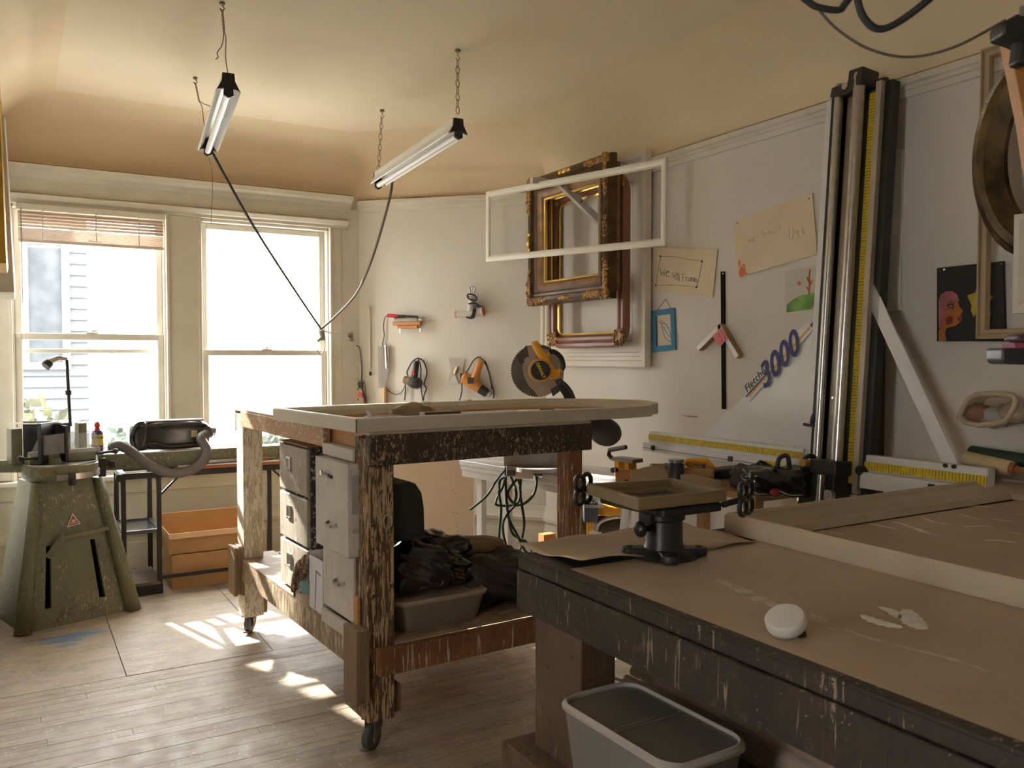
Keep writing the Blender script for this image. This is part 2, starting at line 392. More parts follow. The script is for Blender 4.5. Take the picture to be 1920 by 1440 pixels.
# storm sash rail seen through the left window
# ---------------------------------------------------------------- outside
GRASS = mplain('outside_ground', (.35,.36,.30), .9, 0, .3, 2)
g = struct('ground', B().box(-30,30,YW+.3,60,-1.0,-.9), mplain('pale_paving', (.55,.55,.53), .9, 0, .1, 2)); g['label'] = 'pale paved yard outside the windows'
hs = thing('neighbouring_house', 'pale clapboard house seen through the left window', 'house', (-2.2,17,-.9))
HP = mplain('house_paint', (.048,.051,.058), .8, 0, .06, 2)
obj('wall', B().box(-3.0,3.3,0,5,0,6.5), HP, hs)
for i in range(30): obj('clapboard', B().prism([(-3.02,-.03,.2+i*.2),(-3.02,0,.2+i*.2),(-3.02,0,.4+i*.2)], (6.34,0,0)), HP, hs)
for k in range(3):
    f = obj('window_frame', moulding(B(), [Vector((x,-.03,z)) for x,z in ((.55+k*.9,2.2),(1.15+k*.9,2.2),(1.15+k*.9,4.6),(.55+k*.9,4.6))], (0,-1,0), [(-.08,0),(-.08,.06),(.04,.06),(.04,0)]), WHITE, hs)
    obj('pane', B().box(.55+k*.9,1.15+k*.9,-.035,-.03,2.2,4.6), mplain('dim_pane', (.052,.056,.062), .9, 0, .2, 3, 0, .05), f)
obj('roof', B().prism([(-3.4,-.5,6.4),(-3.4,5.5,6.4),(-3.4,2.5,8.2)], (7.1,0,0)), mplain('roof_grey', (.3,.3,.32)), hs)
h2 = thing('sun_blocker', 'unseen tall slab added outside the left window to block sun', 'sun blocker', (-2.0,9.2,-.9))  # out of view, added to cut off part of the sun
obj('wall', B().box(-1.8,1.36,0,.28,0,6), HP, h2); obj('roof', B().box(-1.9,1.39,-.05,.32,6,6.12), mplain('roof_grey', (.3,.3,.32)), h2)
LEAF = mplain('leaf_green', (.016,.027,.015), .8, 0, .4, 6); LEAFY = mplain('leaf_yellow', (.050,.052,.018), .8, 0, .5, 6)
def bush(c, r, n, mat, label, sq=1.0):
    t = thing('shrub', label, 'shrub', c); b = B(); rnd = random.Random(n)
    for i in range(n):
        u = Vector((rnd.gauss(0,1), rnd.gauss(0,1), rnd.gauss(0,1))).normalized()*r*(.55+.45*rnd.random()); u.z = (u.z+r)*sq; 
        d = Vector((rnd.gauss(0,1), rnd.gauss(0,1), rnd.gauss(.3,1))).normalized(); w = d.orthogonal().normalized()*.045; e = d*.16
        b.add([u, u+e*.5+w, u+e, u+e*.5-w], [(0,1,2,3)])
    f = obj('foliage', b, mat, t); f['kind'] = 'stuff'
    obj('stem', B().cyl((0,0,-.2), (0,0,r*.9), .04, .02, 8), mplain('bark', (.15,.1,.06)), t); return t
bush((-.32,8.05,-.95), .90, 2600, LEAFY, 'shrub with yellow leaves outside the left window', 1.2)
bush((1.25,9.9,-.95), .80, 1800, LEAF, 'green shrub outside the left window, right of the yellow one', 1.05)
bush((3.15,10.4,-.95), .85, 1800, LEAF, 'green shrub outside behind the mullion, rightmost of the shrubs', 1.0)
for k,(px) in enumerate((192,222)):
    p = PY(px, 700, 12); 
    t = tag(obj('garden_post', B().cyl((p.x,12,-.9), (p.x-.05,12,2.6), .05, .04, 10), mplain('post_grey', (.5,.5,.5))), ['leaning pale post outside the left window, nearer the shrub', 'leaning pale post outside the left window, nearer the mullion'][k], 'post')
# ---------------------------------------------------------------- floor
def mfloor(name, c1, c2, dots, blue=False):
    q = NM(name); co = q.coords(); cs = q.coords((.12,1,1))
    k = q.mix(q.ramp(q.noise(3.0, co, 6, .62), .3, .7), lin(c1), lin(c2))
    k = q.mix(q.ramp(q.noise(40, cs, 5, .65), .45, .75, (0,0,0,1), (.55,.55,.55,1)), k, tuple(x*.5 for x in lin(c1)[:3])+(1,))
    a = q.new('ShaderNodeMath', operation='MULTIPLY'); q.link(q.ramp(q.voro(42, co), .16, .24, (1,1,1,1), (0,0,0,1)), a.inputs[0]); q.link(q.ramp(q.noise(9, co, 3), .46, .58), a.inputs[1])
    k = q.mix(a.outputs[0], k, lin(dots))
    k = q.mix(q.ramp(q.noise(16, co, 6, .7), .66, .73), k, tuple(x*.3 for x in lin(c1)[:3])+(1,)); k = q.mix(q.ramp(q.noise(5, co, 6, .72), .50, .72, (0,0,0,1), (.6,.6,.6,1)), k, tuple(x*.55 for x in lin(c1)[:3])+(1,)); k = q.mix(q.ramp(q.noise(90, cs, 3, .6), .60, .66, (0,0,0,1), (.5,.5,.5,1)), k, lin(dots))
    if blue:
        a2 = q.new('ShaderNodeMath', operation='MULTIPLY'); q.link(q.ramp(q.noise(1.6, co, 2), .56, .62), a2.inputs[0]); q.link(q.ramp(q.noise(14, cs, 5, .7), .5, .56), a2.inputs[1])
        k = q.mix(a2.outputs[0], k, (.16,.24,.38,1))
    q.col(k); q.rough(q.ramp(q.noise(11, co, 4), .3, .7, (.38,.38,.38,1), (.62,.62,.62,1))); q.bump(q.noise(60, cs, 4), .25, .003); return q.m
MF = [mfloor('worn_floorboard', (.39,.305,.215), (.48,.395,.30), (.62,.54,.44)), mfloor('worn_floorboard_dark', (.34,.26,.175), (.43,.345,.25), (.60,.52,.42))]
MSH = mfloor('worn_plywood_sheet', (.40,.32,.23), (.50,.415,.315), (.60,.54,.46), True)
fl = struct('floor', B().box(-2,3.5,-2.4,6.3,-.12,-.012), mplain('subfloor', (.12,.085,.055)))
rnd = random.Random(3); bw = .0585; y = -1.0; meshes = {}; n = 0
y = 1.55; row = 0
struct('trim_12', B().box(-1.8,XR,-2.2,1.55,-.012,0), MF[0])['label'] = 'worn floor behind the benches'
while y < 4.02:
    x = -1.8 - rnd.random()*1.2
    while x < XR:
        L = 1.3 + rnd.random()*1.5; a, c = max(x,-1.8), min(x+L, XR)
        if c-a > .05:
            obj('floor_board', B().box(a+.0008,c-.0008,y+.0007,y+bw-.0007,-.012,rnd.uniform(-.0012,0)), MF[rnd.random() < .35], fl); n += 1
        x += L
    y += bw; row += 1
for (x0,x1,y0,y1) in ((-1.8,.40,y,6.05),(.40,1.05,y,4.75),(.40,1.05,4.75,6.05),(1.05,2.1,y,5.2),(1.05,XR,5.2,6.05),(2.1,XR,y,5.2)):
    obj('plywood_sheet', B().box(x0+.002,x1-.002,y0+.002,y1-.002,-.012,rnd.uniform(0,.0015)), MSH, fl)
obj('brown_smear', B().prism([PX(*q,XR-.0005) for q in ((1272,777),(1285,779),(1309,780),(1307,783),(1290,782))], (-.0008,0,0)), mplain('smear_brown', (.36,.24,.14), .8), wr_)
# ================================================================ blind, lights, cords near the windows
SLAT = mplain('blind_slat', (.62,.52,.44), .5, 0, .05)
bl = thing('venetian_blind', 'pale venetian blind drawn up at the top of the left window', 'blind', (.43, YW-.045, 2.37))
obj('head_rail', B().box(-.42,.43,-.02,.025,-.035,0), TRIM, bl, bevel=.003)
sl = B().add([(-.41,-.02,-.003),(.42,-.02,-.003),(.42,.0,.002),(.42,.022,-.003),(-.41,.022,-.003),(-.41,0,.002)], [(0,1,2,5),(5,2,3,4)])
zz = [-.05-.020*i for i in range(5)] + [-.148-.0062*i for i in range(12)]
s0 = None
for z in zz:
    if s0 is None: s0 = obj('slat', sl, SLAT, bl); s0.location.z = z; s0.rotation_euler.x = .62
    else:
        c = s0.copy(); COL.objects.link(c); c.parent = bl; c.location = (0,0,z); c.rotation_euler.x = .62 if z > -.14 else 0
obj('bottom_rail', B().box(-.41,.42,-.022,.022,-.238,-.222), SLAT, bl, bevel=.003)
for x in (-.28,.27): obj('ladder_tape', B().tube([(x,-.024,-.03),(x,-.024,-.225)], .003, 6), TRIM, bl)
obj('wand', B().tube([(-.395,-.03,-.03),(-.392,-.035,-.62)], .004, 6), mplain('wand_grey', (.35,.33,.3)), bl)
obj('lift_cord', smooth=True, b=B().tube(smoothpath([(.02,-.03,-.03),(.02,-.032,-.2),(.05,-.035,-.215),(-.03,-.034,-.21)]), .0035, 6), mat=TRIM, parent=bl)

# frames seen edge-on on the left wall
def edge_frame(label, x, y0, y1, z0, z1, mat, m2, w, d, tilt):
    t = thing('picture_frame', label, 'picture frame', (x, (y0+y1)/2, z0), 0, 'frames on the left wall')
    h = z1-z0; b = B(); moulding(b, [Vector((0,y0-(y0+y1)/2,0)),Vector((0,y1-(y0+y1)/2,0)),Vector((0,y1-(y0+y1)/2,h)),Vector((0,y0-(y0+y1)/2,h))], (1,0,0), [(0,0),(0,d),(w*.4,d*1.1),(w,d*.6),(w,0)])
    obj('moulding', b, mat, t); b = B()
    L = (y1-y0); moulding(b, [Vector((d*.2,-L/2+w*.8,w*.8)),Vector((d*.2,L/2-w*.8,w*.8)),Vector((d*.2,L/2-w*.8,h-w*.8)),Vector((d*.2,-L/2+w*.8,h-w*.8))], (1,0,0), [(0,0),(0,d*.4),(w*.3,d*.4),(w*.3,0)])
    obj('inner_lip', b, m2, t); t.rotation_euler = (0, tilt, 0); return t
GOLDY = mplain('mustard_gilt', (.78,.45,.05), .4, .2, .2, 12); CREAM = mplain('cream_lacquer', (.72,.66,.55), .4)
edge_frame('mustard yellow picture frame seen edge on at the far left', -.072, 3.55, 3.95, 1.76, 2.46, GOLDY, mplain('dark_red', (.12,.05,.04)), .05, .045, -.02)
edge_frame('cream picture frame hanging edge on between mustard frame and window', -.064, 4.2, 4.75, 1.70, 2.45, CREAM, mplain('dark_tan', (.35,.2,.12)), .05, .06, -.035)

# the two fluorescent shop lights
LAMPW = mplain('lamp_enamel', (.80,.80,.78), .3, 0, .02); TUBEW = mplain('fluorescent_glass', (.85,.85,.83), .25, 0, .01)
def shop_light(label, a, c):
    a = Vector(a); c = Vector(c); L = (c-a).length; t = thing('shop_light', label, 'lamp', (a+c)/2)
    d = (c-a).normalized(); x = Vector((0,0,1)).cross(d).normalized(); up = d.cross(x)
    t.rotation_euler = Matrix((d, -x, up)).transposed().to_euler()
    h = L/2; pr = [(-.055,-.03),(-.05,-.034),(-.02,.012),(-.02,.04),(.02,.04),(.02,.012),(.05,-.034),(.055,-.03),(.026,.016),(.026,.046),(-.026,.046),(-.026,.016)]
    obj('reflector', B().prism([(-h,y,z) for y,z in pr], (L,0,0)), LAMPW, t)
    ep = [(-.026,.048),(.026,.048),(.028,.014),(.05,-.03),(.02,-.02),(.022,-.05),(0,-.062),(-.022,-.05),(-.02,-.02),(-.05,-.03),(-.028,.014)]
    for s in (-1,1): obj('end_cap', B().prism([(s*h,y,z) for y,z in ep], (s*.014,0,0)), BLACK, t)
    obj('fluorescent_tube', B().cyl((-h+.005,0,-.035),(h-.005,0,-.035), .0165, n=14), TUBEW, t, smooth='auto')
    return t
A1, A2 = (1.973,3.90,2.60), (2.004,5.08,2.555)
B1, B2 = (.835,3.92,2.642), (.955,5.03,2.628)
shop_light('white fluorescent shop light hung on chains, right of the other one', A1, A2)
shop_light('white fluorescent shop light hung on twisted wires near the left window', B1, B2)
CHAINM = mplain('old_brass_chain', (.30,.24,.15), .4, .7); WIREM = mplain('rusty_wire', (.20,.14,.08), .5, .5)
def ring(b, c, ax1, ax2, ra, rb, r, n=10):
    b.tube([Vector(c)+Vector(ax1)*ra*math.cos(2*PI*i/n)+Vector(ax2)*rb*math.sin(2*PI*i/n) for i in range(n)], r, 5, closed=True); return b
def chain(label, top, bot):
    top = Vector(top); bot = Vector(bot); t = thing('lamp_chain', label, 'chain', top)
    obj('ceiling_hook', B().cyl((0,0,0),(0,0,-.012),.014,n=10).tube([(0,0,-.012),(0,0,-.03),(.012,0,-.042),(0,0,-.055),(-.012,0,-.042)], .003, 6), CHAINM, t)
    n = int((top.z-bot.z-.05)/.034); l0 = []
    for k in range(2): l0.append(obj('link', ring(B(), (0,0,0), (0,0,1), (1,0,0) if k else (0,1,0), .021, .010, .0022), CHAINM, t, smooth=True))
    dx = (bot-top)
    for i in range(n):
        o = l0[i] if i < 2 else l0[i%2].copy()
        if i >= 2: COL.objects.link(o); o.parent = t
        f = (.07+.034*i)/(top.z-bot.z); o.location = dx*f
chain('open link chain holding near end of the right shop light', (1.974,3.90,3.0), (1.973,3.90,2.645))
chain('open link chain holding far end of the right shop light', (2.032,5.08,3.0), (2.004,5.08,2.60))
def wire(label, top, bot, tails):
    top = Vector(top); bot = Vector(bot); t = thing('lamp_wire', label, 'wire', top); b = B(); d = bot-top
    obj('ceiling_hook', B().cyl((0,0,0),(0,0,-.01),.012,n=10).tube([(0,0,-.01),(.01,0,-.025),(0,0,-.04),(-.01,0,-.028)], .003, 6), WIREM, t)
    m = d*.3
    for ph in (0,PI): b.tube([Vector((0,0,-.03))+m*(i/24)+Vector((math.cos(i*.9+ph),math.sin(i*.9+ph),0))*.004 for i in range(25)], .0022, 5)
    b.tube(smoothpath([m+Vector((0,0,-.03)), d*.5+Vector((.004,0,0)), d*.75+Vector((-.004,0,0)), d]), .0022, 5)
    obj('twisted_strand', b, WIREM, t, smooth=True)
    obj('loose_tail', B().tube(smoothpath([m+Vector((0,0,-.03))]+[m+Vector(q) for q in tails]), .0022, 5), WIREM, t, smooth=True); return t
wire('twisted rusty wire holding near end of the left shop light', (.812,3.92,3.0), (.835,3.92,2.685), [(-.004,0,-.07),(-.012,0,-.1),(-.03,0,-.13),(-.026,0,-.15),(-.038,0,-.16)])
wire('twisted rusty wire holding far end of the left shop light', (.892,5.03,3.0), (.955,5.03,2.67), [(.03,0,-.045),(.055,0,-.05),(.062,0,-.07),(.05,0,-.08)])
# flex from the lights to the hanging plugs
def cord(name, label, pts, r, mat, cat='cord', group=None, k=8):
    o = obj(name, B().tube(smoothpath(pts, k), r, 6), mat, smooth=True); return tag(o, label, cat, group)
J = PY(602, 625, 5.9)
cord('power_flex', 'dark flex running from left shop light down to hanging plugs', [(.955,5.0,2.69),PY(391,262,5.03),PY(398,285,5.05),PY(470,415,5.3),PY(540,525,5.6),J+Vector((0,0,.03))], .008, BLACK)
cord('power_flex', 'dark flex running from right shop light down to hanging plugs', [PY(736,338,5.0),PY(731,370,5.02),PY(712,440,5.2),PY(690,505,5.4),PY(665,555,5.65),PY(625,597,5.85),J+Vector((.0,0,.03))], .008, mplain('grey_flex', (.12,.1,.08)))
pl = thing('hanging_plugs', 'bunched grey plugs hanging in front of right window edge', 'plug', J)
obj('plug', B().cyl((0,0,.02),(.012,0,-.05),.018,.013,10).cyl((.012,0,-.02),(-.028,0,-.06),.013,.010,8), mplain('plug_grey', (.25,.23,.2)), pl, smooth='auto')
obj('cable_loop', ring(B(), (-.004,0,-.06), (1,0,0), (0,0,1), .034, .09, .0035, 20), mplain('plug_grey', (.25,.23,.2)), pl, smooth=True)
obj('support_cord', B().tube(smoothpath([(.01,0,.02),(.08,.0,.005),PY(660,625,5.95)-J]), .005, 6), TRIM, pl, smooth=True)
hk = thing('coat_hook', 'small metal double hook on the pilaster beside right window', 'hook', PY(657,632,YW-.02))
obj('backplate', B().box(-.02,.02,-.005,.02,-.03,.03), STEEL, hk, bevel=.003); obj('prong', B().tube([(0,0,0),(-.01,-.04,-.015),(-.03,-.05,-.01)], .006, 8).tube([(0,0,-.02),(.012,-.03,-.035),(.02,-.035,-.02)], .005, 8), STEEL, hk, smooth=True)
cord('pull_string', 'thin string hanging from left shop light in front of windows', [(.94,5.0,2.6),PY(398,330,5.1),PY(396,420,5.1)], .0014, WIREM)

# ================================================================ green mitre guillotine
def mgreen():
    q = NM('machine_green'); co = q.coords(); k = q.mix(q.ramp(q.noise(3, co, 5), .3, .7), (.115,.12,.062,1), (.19,.185,.105,1))
    k = q.mix(q.ramp(q.noise(9, co, 6, .7), .56, .68), k, (.10,.07,.04,1))
    a = q.new('ShaderNodeMath', operation='MULTIPLY'); q.link(q.ramp(q.noise(110, q.coords((1,1,.25)), 4, .6), .595, .635), a.inputs[0]); q.link(q.ramp(q.noise(4, co, 3), .40, .6), a.inputs[1])
    k = q.mix(a.outputs[0], k, (.42,.38,.29,1)); q.col(k); q.rough(.45); q.bump(q.noise(40, co, 4), .25, .004); return q.m
GREEN = mgreen()
ML = Matrix.Translation((0,4.96,0)) @ Matrix.Rotation(math.radians(18), 4, 'Z')
gm = thing('mitre_guillotine', 'worn green cast iron mitre guillotine standing by the left window', 'machine', (0,4.96,0), math.radians(18))
def quadpanel(b, p, d):                         # p four corners front, d vector of thickness
    return b.prism(p, d)
# hollow splayed base: front panel with two slots, sides, rounded corner ribs
def fr(u, z, dy=0): # u 0..1 across, z height -> front surface point
    f = z/.75; x0 = .0+.12*f; x1 = .57-.13*f; return Vector((x0+(x1-x0)*u, .0+.13*f+dy, z))
def slotted(us, zs):
    b = B(); T_ = Vector((0,.02,0))
    for i in range(len(us)-1):
        for j in range(len(zs)-1):
            if (i in (1,3)) and j == 1: continue
            b.prism([fr(us[i],zs[j]),fr(us[i+1],zs[j]),fr(us[i+1],zs[j+1]),fr(us[i],zs[j+1])], T_)
    return b
obj('front_panel', slotted([.04,.19,.25,.71,.77,.96],[.0,.10,.42,.75]), GREEN, gm)
for s in (0,1):
    a0, a1 = fr(s,0), fr(s,.75); bk0 = Vector((.02 if s==0 else .55,.46,0)); bk1 = Vector((.13 if s==0 else .43,.40,.75))
    obj('side_panel', B().prism([a0,bk0,bk1,a1], (.015 if s==0 else -.015,0,0)), GREEN, gm)
    obj('corner_rib', B().tube([fr(s,0,-.012),fr(s,.4,-.012),fr(s,.75,-.008)], .035, 12, rr=[.042,.034,.026]), GREEN, gm, smooth=True)
obj('back_panel', B().prism([Vector((.02,.46,0)),Vector((.55,.46,0)),Vector((.43,.40,.75)),Vector((.13,.40,.75))], (0,.015,0)), GREEN, gm)
obj('cavity_shade', B().prism([(.06,.2,0),(.5,.2,0),(.42,.27,.7),(.15,.27,.7)], (0,.08,0)), mplain('dark_cavity', (.02,.02,.018), .9), gm)  # near-black block in place of the shade inside the hollow base
p = obj('pedal_bar', B().bar(fr(.34,.46,-.045), fr(.93,.475,-.04), .018, .02).bar(fr(.34,.46,-.045), fr(.22,.36,.01), .022, .03).cyl(fr(.34,.44,-.045), fr(.34,.485,-.045), .014, n=10), GREEN, gm, smooth='auto')
tri = [fr(.44,.505,-.004), fr(.62,.512,-.004), fr(.53,.575,-.004)]
ws = obj('warning_sticker', B().prism(tri, (0,-.002,0)), mplain('sticker_white', (.75,.72,.65)), gm, label='red and white triangular warning sticker')
c3 = sum(tri, Vector())/3; t2 = [c3+(q-c3)*.78+Vector((0,-.0025,0)) for q in tri]
r3 = B().prism(t2, (0,-.001,0)); obj('red_triangle', r3, mplain('sticker_red', (.45,.07,.05)), ws)
obj('printed_mark', B().cbox(c3+Vector((0,-.005,-.008)), (.035,.001,.004)).cbox(c3+Vector((0,-.005,.004)), (.018,.001,.012)), mplain('sticker_white', (.75,.72,.65)), ws)
cx, cy = .285, .235
obj('turntable', B().lathe([(.0,.745),(.16,.75),(.185,.775),(.19,.80),(.19,.835),(.185,.84),(0,.84)], 36, (cx,cy,0)), GREEN, gm, smooth='auto')
ar = [a*PI/180 for a in range(-115,-5,8)]
obj('steel_scale_band', B().rings([[Vector((cx+r*math.cos(a),cy+r*math.sin(a),z)) for (r,z) in ((.191,.765),(.197,.765),(.197,.797),(.191,.797))] for a in ar], False, True), STEEL, gm, smooth='auto')
obj('scale_clamp', B().box(cx-.03,cx+.0,cy-.215,cy-.19,.735,.80).cyl((cx-.015,cy-.23,.755),(cx-.015,cy-.19,.755),.014,n=10), BLACKM, gm, bevel=.003)
obj('nameplate', B().cbox((cx-.125,cy-.158,.815), (.085,.004,.022), Matrix.Rotation(math.radians(-38),3,'Z')), mplain('brass_plate', (.16,.12,.05), .4, .6), gm)
obj('table_plate', B().lathe([(0,.841),(.185,.841),(.185,.847),(0,.847)], 36, (cx,cy,0)), STEEL, gm, smooth='auto')
obj('front_fence', B().box(cx-.175,cx-.02,cy-.06,cy-.03,.847,.915).box(cx+.02,cx+.17,cy-.06,cy-.03,.847,.915), GREEN, gm, bevel=.004)
for s in (-1,1):
    m = Matrix.Rotation(math.radians(40*s), 3, 'Z')
    obj('mitre_fence', B().cbox(Vector((cx,cy+.02,0))+m@Vector((-.09*s*-1,.0,.96)) if s<0 else Vector((cx,cy+.02,0))+m@Vector((-.09,0,.96)), (.18,.02,.22), m), BLACKM, gm, bevel=.003)
    g = obj('clear_guard', B().prism([(cx+s*.01,cy-.085,.90),(cx+s*.185,cy-.085,.895),(cx+s*(.16 if s>0 else .135),cy-.085,1.0),(cx+s*.01,cy-.085,1.01)], (0,-.006,0)), mclear('dusty_acrylic', (.45,.45,.46), .30, .2), gm)
obj('knife_holder', B().box(cx-.006,cx+.006,cy-.095,cy-.02,.85,1.05).box(cx-.05,cx+.05,cy-.02,cy+.03,.85,1.06), BLACKM, gm, bevel=.003)
obj('top_plate', B().prism([(cx-.2,cy+.17,1.055),(cx,cy-.03,1.055),(cx+.17,cy+.16,1.055)], (0,0,.008)), STEEL, gm)
obj('column_block', B().box(cx-.235,cx-.18,cy+.02,cy+.10,.847,1.04), GREEN, gm, bevel=.004); obj('column_block', B().box(cx+.14,cx+.185,cy+.1,cy+.16,.847,1.045), GREEN, gm, bevel=.004)
for s in (-1,1):
    h = obj('clamp_lever', B().tube([(cx+s*.15,cy-.1,.885),(cx+s*.23,cy-.13,.892)], .008, 8).ell((cx+s*.245,cy-.135,.893), (.016,.016,.016), 10, 8), BLACKM, gm, smooth=True)
a = PZ(8,888,.835); inv = ML.inverted()
obj('left_arm', B().prism([inv@Vector((-.10,5.30,.80)), inv@Vector((.20,5.16,.80)), inv@Vector((.20,5.16,.875)), inv@Vector((-.10,5.30,.865))], (0.02,.07,0)), GREEN, gm, bevel=.004)
obj('arm_end_stop', B().cbox(inv@Vector((-.112,5.33,.82)), (.02,.08,.09)), BLACKM, gm, bevel=.004)
pz = inv@Vector((.245,5.13,1.05))
obj('lamp_pole', B().cyl(pz, pz+Vector((-.012,0,.36)), .0085, n=10).cyl(pz+Vector((-.006,0,.17)), pz+Vector((-.007,0,.195)), .016, n=10), BLACKM, gm, smooth='auto')
lh = pz+Vector((-.012,0,.365)); lo = obj('work_lamp', B().tube([lh, lh+Vector((-.05,-.01,.005)), lh+Vector((-.085,-.02,-.012)), lh+Vector((-.10,-.024,-.025))], .014, 10, rr=[.009,.014,.017,.022]), STEEL, gm, smooth='auto')
obj('lamp_shade', B().cyl(lh+Vector((-.095,-.023,-.02)), lh+Vector((-.118,-.028,-.04)), .023,.026, 12), BLACKM, lo, smooth='auto')
# long measuring arm along the window: green beam with a steel top
mb_ = thing('measuring_arm', 'long green steel measuring arm running from guillotine along the sill', 'arm', (.40,5.52,.755))
obj('beam', B().box(0,1.55,-.055,.055,0,.092), GREEN, mb_, bevel=.004)
obj('steel_rule', B().box(0,1.55,-.05,.055,.092,.097), mplain('worn_steel', (.5,.5,.47), .35, .8), mb_)
obj('bracket', B().box(0,.04,-.10,-.05,-.03,.08).box(.06,.09,-.09,-.055,.02,.06), BLACKM, mb_, bevel=.004)
obj('slotted_stop', B().box(.62,.90,-.075,-.056,.012,.03), STEEL, mb_)

# ================================================================ black steel table under the arm
STL = mplain('black_steel', (.028,.027,.026), .45, .3)
X0, X1, Y0, Y1 = .53, 1.90, 5.43, 5.84
tb = thing('steel_table', 'black steel framed table under the window with lower tray', 'table', (X0,Y0,0))
def L_(x0,x1,y0,y1,z0,z1): return B().box(x0-X0,x1-X0,y0-Y0,y1-Y0,z0,z1)
for (x,y) in ((X0,Y0),(.725,Y0),(X0,Y1),(.725,Y1),(1.39,Y0+.02),(1.86,Y1)):
    obj('leg', L_(x-.014,x+.014,y-.014,y+.014,0,.705), STL, tb, bevel=.003)
obj('top_rail', L_(X0-.014,X1,Y0-.016,Y0+.016,.70,.735).box(0,X1-X0,Y1-Y0-.016,Y1-Y0+.016,.70,.735).box(-.014,.016,0,Y1-Y0,.70,.735).box(X1-X0-.03,X1-X0,0,Y1-Y0,.70,.735), STL, tb, bevel=.003)
obj('diagonal_brace', B().bar((.21,0,.60),(.31,0,.70),.012,.012), STL, tb); obj('diagonal_brace', B().bar((.98,0,.60),(.88,0,.70),.012,.012), STL, tb)
obj('pivot_bolt', B().cyl((-.02,-.04,.715),(-.02,.02,.715),.022,n=14), BLACKM, tb, smooth='auto')
obj('wooden_top', L_(.84,X1,Y0-.03,Y0+.12,.738,.756), mwood('reddish_board', (150,85,50), (185,110,70), 'x'), tb)
obj('white_cover', L_(.84,X1,Y0-.028,Y0+.12,.757,.761), mpaper('white_card', (.72,.72,.72)), tb)
tr = obj('tray', L_(X0,.725,Y0,Y1,.375,.38), mplain('dark_tray', (.05,.05,.055), .25, .5), tb)
obj('tray_rim', L_(X0,.725,Y0-.012,Y0+.008,.37,.392).box(0,.195,Y1-Y0-.01,Y1-Y0+.01,.37,.392).box(-.01,.01,0,Y1-Y0,.37,.392).box(.185,.205,0,Y1-Y0,.37,.392), mplain('tray_steel', (.12,.12,.125), .3, .8), tr, bevel=.002)
obj('bottom_shelf', L_(X0-.01,.73,Y0-.02,Y1,.055,.075), mplain('dusty_shelf', (.16,.13,.10), .7), tb, bevel=.003)
obj('bottom_rail', L_(X0-.01,.74,Y0-.025,Y0-.02,.0,.055).box(.2,1.33,-.022,-.006,.085,.105), STL, tb)
# cardboard boxes
def carton(label, x0, x1, y0, y1, z0, z1, flaps=None):
    t = thing('cardboard_box', label, 'box', (x0,y0,z0)); w, d, h = x1-x0, y1-y0, z1-z0; k = .005
    obj('body', B().box(0,w,0,k,0,h).box(0,w,d-k,d,0,h).box(0,k,k,d-k,0,h).box(w-k,w,k,d-k,0,h).box(k,w-k,k,d-k,0,k), CARD, t)
    for fl_ in (flaps or []): obj('flap', B().prism([Vector(q) for q in fl_], (0,.004,.001)), CARD, t)
    return t
carton('long cardboard box on the floor beneath the steel table', .80, 1.36, 5.46, 5.80, 0, .21)
carton('cardboard box with open flaps stacked on the long one', .785, 1.36, 5.475, 5.80, .212, .34, [[(0,-.005,.128),(.575,-.005,.128),(.575,-.03,.10),(0,-.03,.10)],[(0,.325,.128),(.575,.325,.128),(.575,.34,.20),(0,.34,.20)]])

# ================================================================ vacuum with hose
va = thing('shop_vacuum', 'black canister vacuum with ribbed hose lying on the measuring arm', 'vacuum', (.60,5.53,.854))
VB = mplain('dusty_black_plastic', (.035,.034,.032), .22, 0, .6, 7, .1)
def rbox(u, p=.35): 
    return 1/ (abs(u.x)**4+abs(u.y)**4+abs(u.z)**4)**.25
obj('body', B().ell((.23,0,.092), (.21,.085,.088), 28, 18, rbox), VB, va, smooth=True)
obj('end_housing', B().ell((.035,0,.088), (.055,.09,.084), 20, 14, rbox), VB, va, smooth=True)
obj('carry_handle', B().tube(smoothpath([(-.005,-.08,.03),(-.02,-.085,.09),(.01,-.085,.165),(.05,-.085,.17),(.055,-.088,.10),(.04,-.085,.03)]), .012, 8), VB, va, smooth=True)
obj('power_switch', B().cbox((.335,-.087,.10), (.035,.008,.04)), mplain('label_tan', (.45,.38,.28)), va)
obj('trim_band', B().tube(smoothpath([(.03,-.09,.03),(.10,-.095,.055),(.20,-.093,.03),(.40,-.085,.04)]), .008, 6), BLACK, va, smooth=True)
obj('top_band', B().box(.06,.40,-.05,.05,.176,.186), mplain('grey_dust_lid', (.30,.29,.28), .3), va, bevel=.006)
obj('cuff', B().cyl((.425,-.02,.11),(.475,-.03,.10),.024,n=14).cyl((.41,-.10,.115),(.445,-.06,.112),.03,n=14), VB, va, smooth='auto')
O = Vector((.60,5.53,.854))
hp = smoothpath([q-O for q in (PY(392,812,5.45),PY(377,822,5.40),PY(388,845,5.36),PY(378,868,5.34),PY(350,884,5.33),PY(315,886,5.33),PY(280,872,5.33),PY(255,853,5.34),PY(235,840,5.35),PY(220,835,5.37),PY(211,842,5.40))], 16)
obj('hose', B().tube(hp, .03, 12, rr=[.0265 if i % 2 else .0315 for i in range(len(hp))]), mplain('hose_grey', (.16,.15,.14), .4, 0, .15), va, smooth=True)
